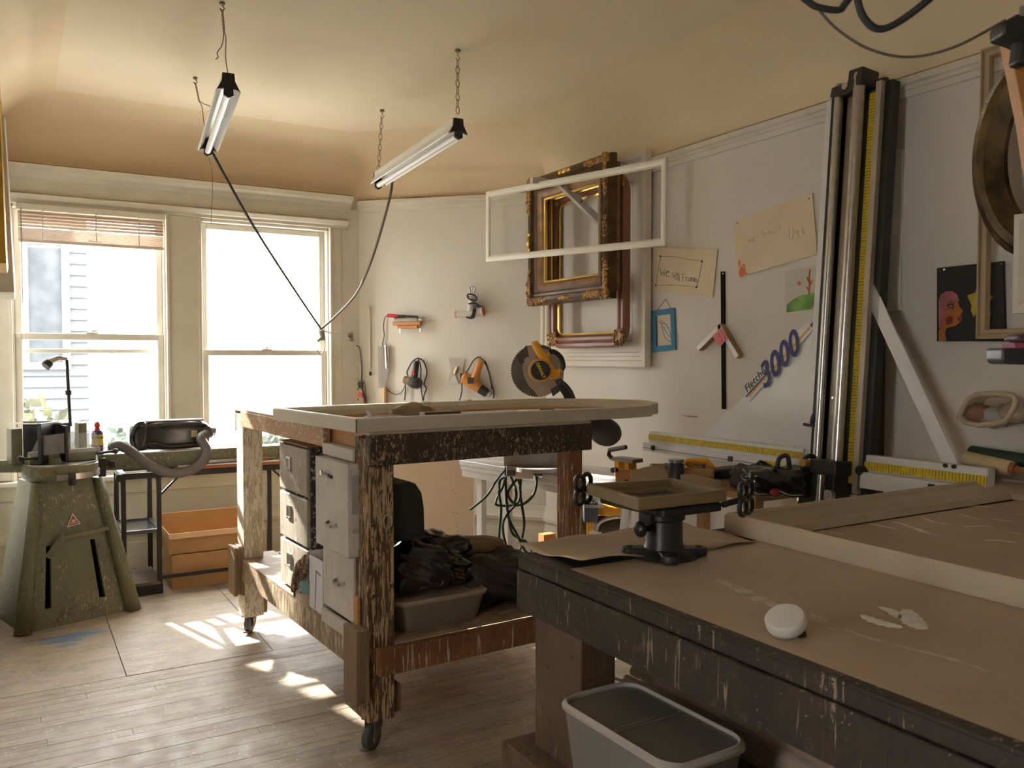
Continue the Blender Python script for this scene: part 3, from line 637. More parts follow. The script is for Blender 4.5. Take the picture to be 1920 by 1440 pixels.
# spray can
sc = thing('spray_can', 'blue and yellow spray can with red nozzle beside the guillotine', 'can', (PY(183,848,5.50)).to_tuple()); sc.location.z = .852
BLUE = mplain('can_blue', (.02,.035,.20), .3)
obj('can', B().lathe([(0,0),(.032,0),(.033,.004),(.033,.125),(.026,.14),(0,.14)], 20), BLUE, sc, smooth='auto')
arc = [math.radians(a) for a in range(-150,-29,12)]
obj('yellow_label', B().rings([[Vector((r*math.cos(a),r*math.sin(a),z)) for r,z in ((.0332,.055),(.0338,.055),(.0338,.118),(.0332,.118))] for a in arc], False, True), mplain('can_yellow', (.80,.62,.03), .35), sc, smooth='auto')
obj('red_stripe', B().rings([[Vector((r*math.cos(a),r*math.sin(a),z)) for r,z in ((.0332,.035),(.0336,.035),(.0336,.047),(.0332,.047))] for a in arc], False, True), mplain('nozzle_red', (.62,.03,.03), .4), sc, smooth='auto')
text('lettering', 'WD-40', .022, BLUE, sc, (0,-.0345,.10), (1,0,0), (0,0,1), align='CENTER', bold=.0006)
obj('nozzle', B().cyl((0,0,.14),(0,0,.155),.016,n=12).ell((0,0,.172),(.017,.017,.022),12,8), mplain('nozzle_red', (.62,.03,.03), .4), sc, smooth='auto')
obj('straw', B().tube([(-.02,-.01,.17),(-.02,-.034,.13),(-.018,-.036,.03)], .0018, 5), mplain('nozzle_red', (.62,.03,.03), .4), sc)
# hand tools on the table
WOODH = mplain('handle_beech', (.50,.26,.10), .4)
def chisel(label, p, ang, L=.14):
    t = thing('chisel', label, 'chisel', p, ang); obj('handle', B().lathe([(0,0),(.012,.004),(.014,.03),(.011,.08),(.013,.11),(.009,.125)], 12, (0,0,.014), (1,0,0)), WOODH, t, smooth=True)
    obj('blade', B().box(-L,0,-.008,.008,.012,.016), STEEL, t); return t
p = PZ(396,861,.762); chisel('wooden handled chisel on the table left of the white post', (p.x,p.y,.762), .1)
p = PZ(488,856,.762); chisel('wooden handled chisel on the table right of the white post', (p.x,5.46,.762), PI+.3)
p = PY(480,829,5.5); t = thing('cutter', 'small orange and black cutter on the green measuring arm', 'cutter', (p.x,5.50,.852), .2)
obj('grip', B().box(-.04,.01,-.008,.008,0,.012), mplain('orange_red', (.7,.12,.05), .4), t, bevel=.003); obj('tip', B().box(-.07,-.04,-.006,.006,.002,.010), BLACK, t)
p = PZ(518,850,.762); t = tag(obj('pencil', B().cyl((p.x,5.40,.768),(p.x+.03,5.54,.768),.004,n=6), mplain('orange_red', (.7,.12,.05), .4)), 'orange pencil lying on white card beside file cabinet', 'pencil')
# ================================================================ paint-crusted bench on casters
RB = math.radians(2.8); NB = Vector((1.06,2.78,0))
def BL(x, y, z): return NB + Matrix.Rotation(RB,3,'Z') @ Vector((x,y,z))
def bthing(name, label, cat, x, y, z, rz=0, group=None): return thing(name, label, cat, BL(x,y,z), RB+rz, group)
PN = msplat('post_brown_drips', (104,70,44), (74,50,33), (188,160,122), .50, 'z', 120, chip=(48,36,27), long=.10)
PL = msplat('post_white_crust', (200,186,165), (178,160,138), (228,220,206), .50, 'z', 110, drip2=(165,105,66), amt2=.66, chip=(135,112,90))
PB = msplat('beam_black_flecks', (52,43,33), (72,58,44), (172,146,106), .565, 'z', 130, drip2=(150,105,30), amt2=.72, long=.40)
PR = msplat('rail_red_drips', (150,98,58), (120,76,45), (205,180,150), .585, 'z', 110, long=.07)
PS = msplat('shelf_dusty', (120,98,72), (150,128,98), (185,165,135), .56, 'x', 50)
PG = msplat('rail_pale_drips', (150,128,100), (128,106,80), (190,172,145), .54, 'z', 60, chip=(90,72,52))
APW = mwood('apron_pine', (165,125,90), (190,155,118), 'y', .6, 12, (215,205,190), .6)
RAW = mwood('raw_pine', (190,135,80), (205,155,100), 'y')
PLYM = mwood('ply_block', (150,122,92), (128,100,74), 'z', .7, 16)
wb = bthing('work_bench', 'paint crusted wooden bench on casters in the middle of the room', 'bench', 0, 0, 0)
def post(x0, y0, x1, y1, mat, z0=.11, z1=1.135): return obj('leg', B().box(x0,x1,y0,y1,z0,z1), mat, wb, bevel=.004)
post(.0,.028,.105,.135, PN, .115); post(.893,.028,.965,.110, PR, .115)
post(0,1.58,.10,1.70, PL, .09); post(.68,1.58,.78,1.70, PR, .09)
obj('front_beam', B().box(-.004,.984,-.012,.028,1.04,1.15), PB, wb, bevel=.004)
obj('back_beam', B().box(0,.97,1.70,1.735,1.04,1.15), PG, wb, bevel=.004)
obj('side_apron', B().box(-.012,.018,.42,1.58,1.072,1.148), APW, wb, bevel=.003)
obj('inner_apron', B().box(.03,.055,.135,.9,1.085,1.145), RAW, wb, bevel=.002)
obj('side_apron', B().box(.955,.985,.135,1.58,1.06,1.148), APW, wb, bevel=.003)
for i in range(6): obj('top_plank', B().box(-.004+.165*i,.158+.165*i,-.005,1.735,1.148,1.158), mwood('bench_top_%d' % (i%2), (165,150,128), (190,175,150), 'y'), wb)
for i in range(5): obj('shelf_plank', B().box(-.012+.197*i,.181+.197*i,.03,1.68 if i == 0 else 1.47,.384,.398), PS, wb)
obj('shelf_rail', B().box(.03,.965,-.012,.028,.288,.384), PR, wb, bevel=.004); obj('shelf_rail', B().box(-.012,.022,.13,1.60,.285,.384), PG, wb, bevel=.004)
obj('shelf_rail', B().box(.94,.97,.13,1.60,.285,.384), PG, wb, bevel=.004); obj('shelf_rail', B().box(.1,.86,1.66,1.70,.285,.384), PG, wb, bevel=.004)
for (x0,y0,z0,z1) in ((-.05,.01,.195,.46),(-.05,1.575,.21,.455)):
    for k in range(3): obj('ply_layer', B().box(x0+.0165*k,x0+.0160+.0165*k,y0+.003*(k%2),y0+.12,z0+.006*(k%2),z1-.004*(k%2)), PLYM, wb, bevel=.0015)
obj('ply_block', B().box(.105,.14,.045,.125,.125,.225), PLYM, wb, bevel=.003); obj('ply_block', B().box(.10,.12,1.59,1.68,.10,.19), PLYM, wb, bevel=.003)
obj('ply_block', B().box(.83,.86,.03,.13,.13,.335), PLYM, wb, bevel=.003)
CASM = mplain('dusty_caster', (.20,.17,.13), .6, 0, .3, 30); CASW = mplain('caster_rubber', (.10,.095,.09), .6, 0, .2)
for (x,y,ang) in ((.05,.08,.5),(.91,.08,1.9),(.05,1.64,.9),(.73,1.64,.3)):
    zt = .115 if y < 1 else .09; c = obj('caster', B().box(-.035,.035,-.035,.035,zt-.008,zt), CASM, wb); c.location = (x,y,0); c.rotation_euler = (0,0,ang)
    d = Vector((math.cos(ang), math.sin(ang), 0)); n = Vector((-d.y,d.x,0)); wc = Vector((-.022,0,.045)); r = .045
    obj('wheel', B().lathe([(.0,-.016),(.03,-.016),(.042,-.013),(r,-.006),(r,.006),(.042,.013),(.03,.016),(0,.016)], 22, wc, (0,1,0)), CASW, c, smooth='auto')
    f = B()
    for s in (-1,1): f.prism([(-.035,s*.02,.03),(-.008,s*.02,.03),(.02,s*.02,zt-.008),(-.03,s*.02,zt-.008)], (0,s*.004,0))
    f.cyl((-.022,-.026,.045),(-.022,.026,.045),.012,n=10); f.box(-.075,-.03,-.012,.012,.012,.02); obj('fork', f, CASM, c, smooth='auto')
ho = obj('hook_wire', B().tube(smoothpath([(.062,.026,.86),(.055,.012,.845),(.062,.008,.815),(.085,.01,.82),(.088,.012,.85),(.07,.014,.86),(.06,.015,.84),(.07,.016,.79)]), .0025, 5), STEEL, wb, smooth=True)
for (x,y,z) in ((.05,.0275,.36),(.05,.0275,.33)): pass
# file cabinet on the shelf
GREYP = msplat('cabinet_grey', (172,162,148), (158,148,134), (205,198,186), .60, 'z', 50, chip=(120,100,80))
SPECK = msplat('cabinet_black_specks', (40,37,34), (52,48,44), (190,184,172), .545, 'y', 60, long=.5)
fc = bthing('file_cabinet', 'narrow grey three drawer file cabinet with paint specked black side', 'cabinet', .012, .655, .399)
obj('carcass', B().box(.012,.12,0,.37,0,.648), SPECK, fc, bevel=.003)
for k in range(3):
    z0 = .012+.213*k; d = obj('drawer', B().box(-.006,.012,.006,.364,z0,z0+.20), GREYP, fc, bevel=.005)
    b = B(); moulding(b, [Vector((-.006,y,z)) for y,z in ((.20,z0+.09),(.255,z0+.09),(.255,z0+.15),(.20,z0+.15))], (-1,0,0), [(0,0),(0,.006),(.008,.008),(.010,.003),(.010,0)])
    obj('label_holder', b, STEEL, d); obj('label_card', B().box(-.008,-.006,.205,.25,z0+.095,z0+.145), mpaper('card_cream', (.6,.57,.5)), d)
obj('worn_top', B().box(-.004,.12,0,.37,.648,.652), mwood('worn_brown_edge', (150,95,50), (180,125,75), 'y'), fc)
# white wooden cabinet
WC = msplat('cracked_white_paint', (196,190,178), (208,202,192), (120,102,80), .66, 'z', 90, long=.06)
wc = bthing('drawer_cabinet', 'cracked white painted wooden drawer cabinet on the bench shelf', 'cabinet', .0, .092, .399)
obj('carcass', B().box(.012,.15,.048,.335,.04,.69), WC, wc, bevel=.003)
for (z0,z1,dx,kind) in ((.645,.69,-.006,None),(.30,.64,-.035,'knob'),(.055,.298,-.006,'pull')):
    d = obj('drawer', B().box(dx-.008,-.001,.004 if kind == 'knob' else .03,.333,z0,z1), WC, wc, bevel=.003); obj('drawer_body', B().box(-.001,.012,.05,.32,z0+.01,z1-.01), WC, d)
    if dx: obj('drawer_side', B().box(dx+.004,-.001,.0,.004,z0+.03,z1-.02), WC, d)
    if kind == 'knob': 
        obj('knob', B().lathe([(.007,0),(.006,.012),(.013,.016),(.013,.024),(0,.027)], 14, (dx-.008,.215,z1-.055), (-1,0,0)), CHROME, d, smooth='auto')
        obj('lock_shaft', B().cyl((dx-.008,.19,z1-.06),(dx-.012,.15,z1-.062),.006,n=8), BLACKM, d)
    if kind:
        zp = z0+.10 if kind == 'knob' else z1-.12
        pr = smoothpath([(dx-.008,.19,zp),(dx-.03,.175,zp-.004),(dx-.034,.15,zp-.008),(dx-.03,.125,zp-.006),(dx-.008,.11,zp)], 5)
        obj('cup_pull', B().rings([[q+Vector((0,0,z)) for z in (0,.012)]+[q+Vector((.004,0,z)) for z in (.012,0)] for q in pr], False, True), STEEL, d, smooth='auto')
obj('hinge_block', B().box(-.03,-.006,-.004,.0,.46,.60).cyl((-.018,.0,.40),(-.018,-.010,.40),.011,n=10), mplain('drawer_metal', (.4,.37,.33), .5), wc)
obj('base_strip', B().box(-.022,.0,.03,.34,-.012,.038), WC, wc, bevel=.003)
t = tag(obj('wood_strip', B().box(0,.012,0,.035,0,.16), RAW), 'raw pine strip standing between white cabinet and brown leg', 'wood strip'); t.location = BL(-.016,.082,.400); t.rotation_euler = (0,0,RB)
# white carton with marker lines
CW = mpaper('white_carton', (.74,.74,.76)); CB = mplain('carton_brown', (.52,.33,.18), .8)
bx = bthing('white_carton', 'tall white carton with purple marker lines beside white cabinet', 'box', -.01, .442, .399)
obj('body', B().box(0,.005,0,.155,0,.215).box(.005,.085,0,.004,0,.215).box(.08,.085,.004,.155,0,.235).box(.005,.08,.151,.155,0,.23), CW, bx)
obj('lining', B().box(.005,.008,.005,.15,.004,.205).box(.075,.08,.005,.15,.004,.232), CB, bx)
obj('bottom', B().box(.005,.08,.004,.151,0,.006), CB, bx)
PUR = mplain('purple_marker', (.12,.07,.40), .6)
obj('marker_line', B().bar((-.001,.07,.165),(-.001,.085,.01),.005,.001,(1,0,0)).bar((-.001,.07,.165),(-.001,.02,.155),.004,.001,(1,0,0)).bar((-.001,.152,.20),(-.001,.154,.06),.004,.001,(1,0,0)), PUR, bx)
# carved frame fragment, cups, block
CARV = msplat('carved_dusty', (120,92,72), (95,70,52), (185,160,140), .52, 'z', 90)
fg = bthing('carved_fragment', 'curved piece of carved dusty brown frame leaning behind the cups', 'frame fragment', .0, .60, .399)
def arcpts(R, a0, a1, n, c=(0,0)): return [(c[0]+R*math.cos(a0+(a1-a0)*i/n), c[1]+R*math.sin(a0+(a1-a0)*i/n)) for i in range(n+1)]
o_ = arcpts(.24, PI*.02, PI*.37, 14, (-.10,.0)); rs = [[Vector((.0,y,z)), Vector((-.03,y*.98,z*.98)), Vector((-.035,y*.85+.0,z*.85)), Vector((-.012,y*.70,z*.70)), Vector((.0,y*.70,z*.70))] for y,z in o_]
obj('moulding', B().rings(rs, False, True), CARV, fg, smooth='auto')
b = B()
for i in range(10):
    y, z = o_[i+2]; b.ell((-.035,y*.9,z*.9), (.012,.016,.016), 8, 6)
obj('carved_leaf', b, CARV, fg, smooth=True)
st = bthing('carved_corner', 'broken carved wooden corner standing behind the white carton', 'frame fragment', .09, .52, .399)
obj('stem', B().box(0,.05,0,.035,0,.27), CARV, st, bevel=.006); obj('capital', B().ell((.025,.017,.285),(.05,.045,.04),14,10,lambda u: 1+.15*math.sin(7*u.x+5*u.y)), CARV, st, smooth=True)
for k,(y,zz,m,lab) in enumerate(((.625,.0,mplain('cup_tan', (.60,.48,.38)), 'tan plastic tub on bench shelf left of the carton'),(.622,.052,mplain('cup_teal', (.22,.42,.42)), 'teal rimmed tub stacked in the tan tub'))):
    c = bthing('tub', lab, 'tub', -.005-.0*k, y, .399+zz)
    obj('wall', B().lathe([(.028,0),(.034,.05),(.036,.052),(.033,.052),(.027,.004)], 18), m, c, smooth='auto'); obj('lid', B().cyl((0,0,.044),(0,0,.047),.032,n=18), mplain('cup_tan', (.60,.48,.38)), c)
t = bthing('putty_block', 'small crusted putty block at shelf edge left of the tubs', 'block', .0, .70, .399); obj('block', B().ell((0,0,.024),(.03,.035,.026),14,10,lambda u: rbox(u)*(1+.08*math.sin(9*u.x+4*u.z))), PL, t, smooth=True)
obj('dust_cap', B().ell((0,.0,.046),(.022,.026,.006),12,6), mplain('dust_white', (.7,.68,.62)), t, smooth=True)
# board standing behind the bench, hood, bags, bin
BR = mplain('laminate_board', (.52,.42,.32), .45, 0, .03, 3)
bd = thing('shelf_panel', 'large pale laminate panel with shelf pin holes standing behind bench', 'board', (2.655,5.02,0), math.radians(-38))
obj('panel', B().box(-.80,0,0,.02,0,.80), BR, bd); obj('lit_edge', B().box(0,.004,0,.022,0,.80), mplain('white_laminate', (.8,.8,.8), .4), bd)  # white board: shaded face and lit edge put into separate colours
b = B()
for (x,z) in ((-.145,.52),(-.125,.50),(-.14,.37),(-.115,.36),(-.12,.27),(-.11,.24),(-.125,.21),(-.105,.19),(-.09,.10),(-.085,.06)): b.cyl((x,-.001,z),(x,.001,z),.004,n=8)
obj('pin_hole', b, mplain('pin_dark', (.2,.14,.1)), bd)['kind'] = 'stuff'
t = thing('floor_tile', 'white tile lying on the floor at foot of laminate panel', 'tile', PZ(895,1060,0), -.2); obj('tile', B().box(-.10,.10,-.14,.10,0,.012), mplain('white_laminate', (.8,.8,.8), .4), t, bevel=.002); obj('second_tile', B().box(-.09,.11,-.15,.09,.0125,.02), WHITE, t)
hd = bthing('dust_hood', 'black sheet metal dust hood fixed to the brown bench leg', 'hood', .108, .06, .0)
pts = [(0,0,.765),(0,0,.955),(.075,0,.965),(.10,0,.955),(.125,0,.92),(.135,0,.865),(.138,0,.755),(.03,0,.755),(.03,0,.765)]
obj('shell', B().prism(pts, (0,.16,0)), BLACK, hd, bevel=.004); obj('hanging_wire', B().tube(smoothpath([(.095,.02,.757),(.096,.02,.73),(.10,.02,.722),(.092,.02,.70)]), .003, 5), BLACKM, hd); obj('lip', B().box(.03,.14,-.003,.163,.748,.756), BLACKM, hd)
FOIL = mplain('black_film', (.016,.016,.018), .15, 0, .2, 3, .8, .8)
def bag(name, label, mat, x, y, z, d, seed, rough=.14, cat='bag'):
    t = bthing(name, label, cat, x, y, z); rnd = random.Random(seed); ph = [rnd.random()*6 for _ in range(6)]
    f = lambda u: rbox(u)*.9*(1+rough*(math.sin(5*u.x+ph[0])*math.sin(6*u.y+ph[1])+.5*math.sin(11*u.z+9*u.x+ph[2])+.35*math.sin(19*u.y+13*u.z+ph[3])*math.sin(17*u.x+ph[4])))
    obj('film', B().ell((0,0,d[2]*1.0), d, 44, 30, f), mat, t, smooth=True)
    k = B(); 
    for i in range(5): a = rnd.random()*6; k.tube([(.01*math.cos(a),.01*math.sin(a),d[2]*1.75),(d[0]*.35*math.cos(a),d[1]*.35*math.sin(a),d[2]*1.95),(d[0]*.6*math.cos(a+.2),d[1]*.6*math.sin(a+.2),d[2]*1.75)], .006, 5)
    obj('twisted_neck', k, mat, t, smooth=True); return t
PLB = mclear('tan_clear_plastic', (.30,.24,.19), .62, .3)
def bin_(label, T_, w, d, h, mat, rimmat, lidmat=None, fillmat=None):
    b = B(); 
    def rr(sx, sy, z, r=.04, n=5):
        out = []
        for (cx_,cy_,a0) in ((sx/2-r,sy/2-r,0),(-sx/2+r,sy/2-r,PI/2),(-sx/2+r,-sy/2+r,PI),(sx/2-r,-sy/2+r,1.5*PI)):
            out += [Vector((cx_+r*math.cos(a0+PI/2*i/n), cy_+r*math.sin(a0+PI/2*i/n), z)) for i in range(n+1)]
        return out
    obj('tub', b.rings([rr(w*.84,d*.80,.003)[:1]*24, rr(w*.84,d*.80,0), rr(w*.97,d*.96,h), rr(w*.96,d*.95,h), rr(w*.83,d*.79,.004)], False, True), mat, T_, smooth='auto')
    obj('rim', B().rings([rr(w*.97,d*.96,h-.012,.045), rr(w,d,h-.012,.045), rr(w+.004,d+.004,h-.004,.05), rr(w-.01,d-.01,h+.004,.05), rr(w*.94,d*.93,h+.001,.04), rr(w*.94,d*.93,h-.006,.04)], True), rimmat, T_, smooth='auto')
    if lidmat:
        l = obj('lid', B().rings([rr(w*.94,d*.93,h-.008), rr(w*.94,d*.93,h-.004)], False, True), lidmat, T_); obj('lid_rib', B().box(-w*.4,w*.4,-.006,.006,h-.004,h+.001), lidmat, l)
    if fillmat: obj('contents', B().ell((0,0,h*.42),(w*.38,d*.36,h*.38),20,12,lambda u: rbox(u)*(1+.06*math.sin(8*u.x+7*u.y))), fillmat, T_, smooth=True)
    return T_
tbn = bthing('storage_bin', 'low brown tinted plastic bin under black bag on bench shelf', 'bin', .33, .20, .399)
bin_('', tbn, .40, .30, .115, PLB, mclear('tan_rim', (.42,.33,.24), .8, .3), mclear('tan_rim', (.42,.33,.24), .8, .3), mplain('brown_rags', (.12,.08,.06), .9))
bag('plastic_bag', 'shiny black plastic bag piled on the low bin', FOIL, .315, .22, .518, (.175,.15,.105), 4, .15)
bag('plastic_bag', 'dark bag slumped at right end of bench shelf', mplain('dark_cloth', (.035,.028,.022), .6, 0, .4, 10, .5), .67, .26, .399, (.20,.17,.10), 9, .16)
t = bthing('canvas_cloth', 'tan canvas cloth draped over the dark bag', 'cloth', .66, .42, .60); obj('cloth', B().ell((0,0,0),(.15,.12,.035),24,14,lambda u: 1+.12*math.sin(8*u.x+5*u.y)), mplain('canvas_tan', (.30,.22,.14), .9), t, smooth=True); obj('hem', B().tube(smoothpath([(-.14,.02,0),(-.05,-.1,-.01),(.08,-.1,-.02),(.14,0,-.02)]), .004, 5), mplain('canvas_tan', (.30,.22,.14), .9), t)

# ================================================================ large arched frame lying on the bench
FRM = mplain('cream_primed_wood', (.60,.53,.41), .5, 0, .08, 6); FRT = mplain('primed_white', (.72,.69,.60), .5, 0, .04)
af = bthing('arched_frame', 'large cream primed frame with scalloped end lying on the bench', 'picture frame', 0, 0, 1.159)
def scal(a, b, n, bulge): 
    a = Vector((*a,0)); b = Vector((*b,0)); d = b-a; nn = Vector((d.y,-d.x,0)).normalized(); return [a+d*i/n+nn*bulge*math.sin(PI*i/n) for i in range(n)]
op = [Vector((-.045,.012,0)), Vector((1.20,.03,0))] + scal((1.30,.045),(1.44,.13),5,.025) + scal((1.46,.145),(1.60,.30),6,.03) + scal((1.62,.32),(1.64,.52),6,.03) + scal((1.62,.55),(1.48,.74),6,.03) + scal((1.46,.76),(1.30,.86),5,.025) + [Vector((1.20,.875,0)), Vector((-.09,.80,0))]
mf = B(); moulding(mf, op, (0,0,1), [(0,0),(0,.046),(.012,.05),(.03,.048),(.045,.036),(.060,.034),(.075,.016),(.078,0)]); obj('moulding', mf, FRM, af, smooth='auto')
b = B(); moulding(b, [q+Vector((0,0,.0465)) for q in inset(op, Vector((0,0,1)), .004)], (0,0,1), [(0,0),(0,.0035),(.018,.0035),(.018,0)]); obj('top_edge', b, FRT, af)
b = B(); moulding(b, inset(op, Vector((0,0,1)), .079), (0,0,1), [(0,0),(0,.012),(.014,.012),(.014,0)]); obj('rabbet', b, RAW, af)
obj('mitre_joint', B().box(-.047,-.043,.010,.0145,0,.048), mplain('joint_dark', (.2,.16,.1)), af)
tp = mpaper('white_tape', (.82,.82,.80)); b = B()
for (x,y,z) in ((.66,.842,.051),(.64,.79,.037),(.90,.85,.051),(.83,.80,.037)): b.box(x-.014,x+.014,y-.008,y+.03,z-.012,z+.003)
obj('masking_tape', b, tp, af)
t = bthing('glass_sheet', 'white backing sheet lying inside the arched frame', 'sheet', 0, 0, 1.159); obj('sheet', B().box(.25,.90,.16,.60,0,.004), mpaper('white_sheet', (.78,.77,.74)), t); obj('second_sheet', B().box(.72,1.05,.30,.70,.0045,.008), mpaper('grey_sheet', (.6,.58,.54)), t)
t = bthing('plastic_wrap', 'crumpled clear plastic bag inside left corner of arched frame', 'bag', .14, .20, 1.160); obj('film', B().ell((0,0,.018),(.12,.06,.026),26,14,lambda u: 1+.2*math.sin(7*u.x+4*u.y)*math.sin(9*u.z+3)), mclear('clear_film', (.75,.75,.78), .45, .15), t, smooth=True); obj('twist', B().tube([(-.05,0,.04),(-.06,.01,.06),(-.04,.02,.045)], .006, 6), mclear('clear_film', (.75,.75,.78), .45, .15), t)
t = bthing('wood_block', 'dark brown wood block inside the arched frame', 'wood block', .30, .16, 1.160); obj('block', B().box(0,.16,0,.04,0,.05), mplain('walnut_block', (.10,.06,.035), .4), t, bevel=.003); obj('end_grain', B().box(-.004,0,0,.04,0,.05), mplain('pale_end', (.6,.55,.5)), t)
t = bthing('rag', 'brown rag heaped inside frame behind the wood block', 'rag', .36, .40, 1.160); obj('cloth', B().ell((0,0,.03),(.09,.06,.04),22,14,lambda u: 1+.22*math.sin(8*u.x+3*u.y)*math.sin(7*u.z+1)), mplain('rag_brown', (.30,.22,.13), .9), t, smooth=True); obj('fold', B().ell((.08,.02,.025),(.05,.03,.03),16,10), mplain('rag_ochre', (.5,.33,.1), .9), t, smooth=True)
t = bthing('bar_clamp', 'black flat clamp lying inside right end of arched frame', 'clamp', 1.0, .44, 1.160); obj('bar', B().box(0,.22,0,.02,.008,.018), BLACK, t, bevel=.002); obj('jaw', B().box(.06,.12,-.015,.035,0,.022), BLACK, t, bevel=.003)
# ================================================================ things on the right wall
NX = Vector((-1,0,0))
def xr(q, x): return PX(q[0], q[1], x)
def wquad(x, y0, y1, z0, z1): return [Vector((x,y1,z0)), Vector((x,y0,z0)), Vector((x,y0,z1)), Vector((x,y1,z1))]   # y1 far (left), y0 near (right)
def loc_quad(pts, o): return [Vector(p)-Vector(o) for p in pts]
FW = mplain('frame_white', (.72,.66,.56), .5, 0, .04)
def frame(name, label, pts, prof, mat, group=None, cat='picture frame', pname='moulding', smooth='auto'):
    o = sum((Vector(p) for p in pts), Vector())/len(pts); t = thing(name, label, cat, o, 0, group)
    b = B(); moulding(b, loc_quad(pts,o), NX, prof); m = obj(pname, b, mat, t, smooth=smooth); return t, m, o
# big white frame flat on the wall, stepped moulding
pw = wquad(3.215, 3.85, 4.99, 1.366, 2.635)
t, m, o = frame('picture_frame', 'large white stepped picture frame flat on the wall behind the others', pw, [(0,0),(0,.045),(.02,.05),(.035,.045),(.04,.034),(.06,.032),(.065,.024),(.085,.024),(.09,.018),(.155,.014),(.16,0)], FW, 'frames on the bracket')
b = B(); moulding(b, inset(loc_quad(pw,o), NX, .158) if False else loc_quad(wquad(3.215,4.01,4.83,1.526,2.475),o), NX, [(0,0),(0,.012),(.012,.010),(.012,0)]); obj('inner_lip', b, TRIM, t)
# red-brown frame with rounded corners
def rquad(x, y0, y1, z0, z1, r, n=8):
    out = []
    for (cy_,cz_,a0) in ((y0+r,z0+r,-PI/2),(y0+r,z1-r,PI),(y1-r,z1-r,PI/2),(y1-r,z0+r,0)):
        out += [Vector((x, cy_+r*math.cos(a0-PI/2*i/n), cz_+r*math.sin(a0-PI/2*i/n))) for i in range(n+1)]
    return out
REDB = mplain('red_brown_lacquer', (.26,.105,.065), .3, 0, .12, 5); ORN = msplat('gilt_ornament', (120,72,30), (70,42,20), (190,140,60), .50, 'z', 80, .4, long=1)
t, m, o = frame('picture_frame', 'red brown picture frame with round corners hung behind the ornate one', rquad(3.12,3.925,4.755,1.482,2.52,.13), [(0,0),(0,.03),(.012,.046),(.03,.045),(.036,.036),(.05,.046),(.068,.042),(.082,.022),(.088,0)], REDB, 'frames on the bracket')
b = B(); moulding(b, [q-o for q in rquad(3.12,4.01,4.67,1.567,2.435,.055)], NX, [(0,0),(0,.018),(.012,.014),(.012,0)]); obj('gilt_lip', b, mplain('bright_gilt', (.75,.48,.12), .25, .8, .1), t, smooth='auto')
rnd = random.Random(5)
for (y,z) in ((3.985,1.54),(4.69,1.54),(3.985,2.46),(4.69,2.46)):
    b = B().ell(Vector((3.079,y,z))-o, (.007,.05,.045), 12, 6)
    for i in range(16): 
        b.ell(Vector((3.075,y+rnd.uniform(-.05,.05),z+rnd.uniform(-.045,.045)))-o, (.009,rnd.uniform(.008,.018),rnd.uniform(.008,.016)), 8, 6)
    obj('corner_ornament', b, ORN, t, smooth=True)
# ornate gilt frame, deep, with a second frame nested behind it
DKG = mplain('dark_gilt', (.115,.060,.024), .35, .35, .4, 14, .2); BRG = mplain('bright_gilt', (.75,.48,.12), .25, .8, .1); MIDG = mplain('mid_gilt', (.26,.14,.06), .38, .3, .3, 12)
po = wquad(2.975,3.905,4.80,1.765,2.605)
t, m, o = frame('picture_frame', 'ornate dark gilt picture frame with carved corners behind the thin white one', po, [(0,-.03),(0,.0),(.008,.028),(.03,.04),(.05,.034),(.06,.018),(.075,.016),(.085,.022),(.10,.018),(.105,-.03)], DKG, 'frames on the bracket')
b = B(); moulding(b, loc_quad(wquad(2.975,4.005,4.70,1.865,2.505),o), NX, [(0,-.03),(0,.016),(.03,.006),(.045,-.012),(.045,-.03)]); obj('inner_moulding', b, MIDG, t, smooth='auto')
b = B(); moulding(b, loc_quad(wquad(2.975,4.05,4.655,1.91,2.46),o), NX, [(0,-.03),(0,-.008),(.012,-.012),(.012,-.03)]); obj('gilt_lip', b, BRG, t, smooth='auto')
Hh = .42; Hw = .4475
for sy in (-1,1):
    for sz in (-1,1):
        b = B().ell((-.03,sy*(Hw-.03),sz*(Hh-.03)), (.014,.035,.035), 10, 8).ell((-.034,sy*(Hw-.13),sz*(Hh-.03)), (.010,.135,.022), 12, 6).ell((-.034,sy*(Hw-.03),sz*(Hh-.13)), (.010,.022,.135), 12, 6)
        for i in range(26):
            k = rnd.random(); e = rnd.random() < .5; L = rnd.uniform(0,.20)
            y = sy*(Hw-.028-(L if e else rnd.uniform(-.02,.02))); z = sz*(Hh-.028-(0 if e else L)+rnd.uniform(-.018,.018)*e)
            b.ell((-.036,y,z), (.012,rnd.uniform(.008,.02),rnd.uniform(.008,.02)), 8, 6)
        obj('corner_ornament', b, ORN, t, smooth=True)
for (y,z) in ((0,Hh-.03),(0,-Hh+.03),(Hw-.03,0),(-Hw+.03,0)):
    b = B(); b.ell((-.038,y,z),(.014,.04 if abs(z)>.1 else .016,.016 if abs(z)>.1 else .04),12,8)
    for s in (-1,1): b.ell((-.036,y+(.05*s if abs(z)>.1 else 0),z+(0 if abs(z)>.1 else .05*s)),(.01,.02,.014),10,6)
    obj('cartouche', b, BRG if y > 0 or z > 0 else ORN, t, smooth=True)
t, m, o = frame('picture_frame', 'dark gilt picture frame nested close behind the ornate one', wquad(3.04,3.92,4.75,1.81,2.56), [(0,0),(0,.025),(.03,.03),(.06,.02),(.09,.016),(.10,0)], MIDG, 'frames on the bracket')
b = B(); moulding(b, loc_quad(wquad(3.04,4.02,4.65,1.91,2.46),o), NX, [(0,0),(0,.014),(.012,.010),(.012,0)]); obj('gilt_lip', b, BRG, t)
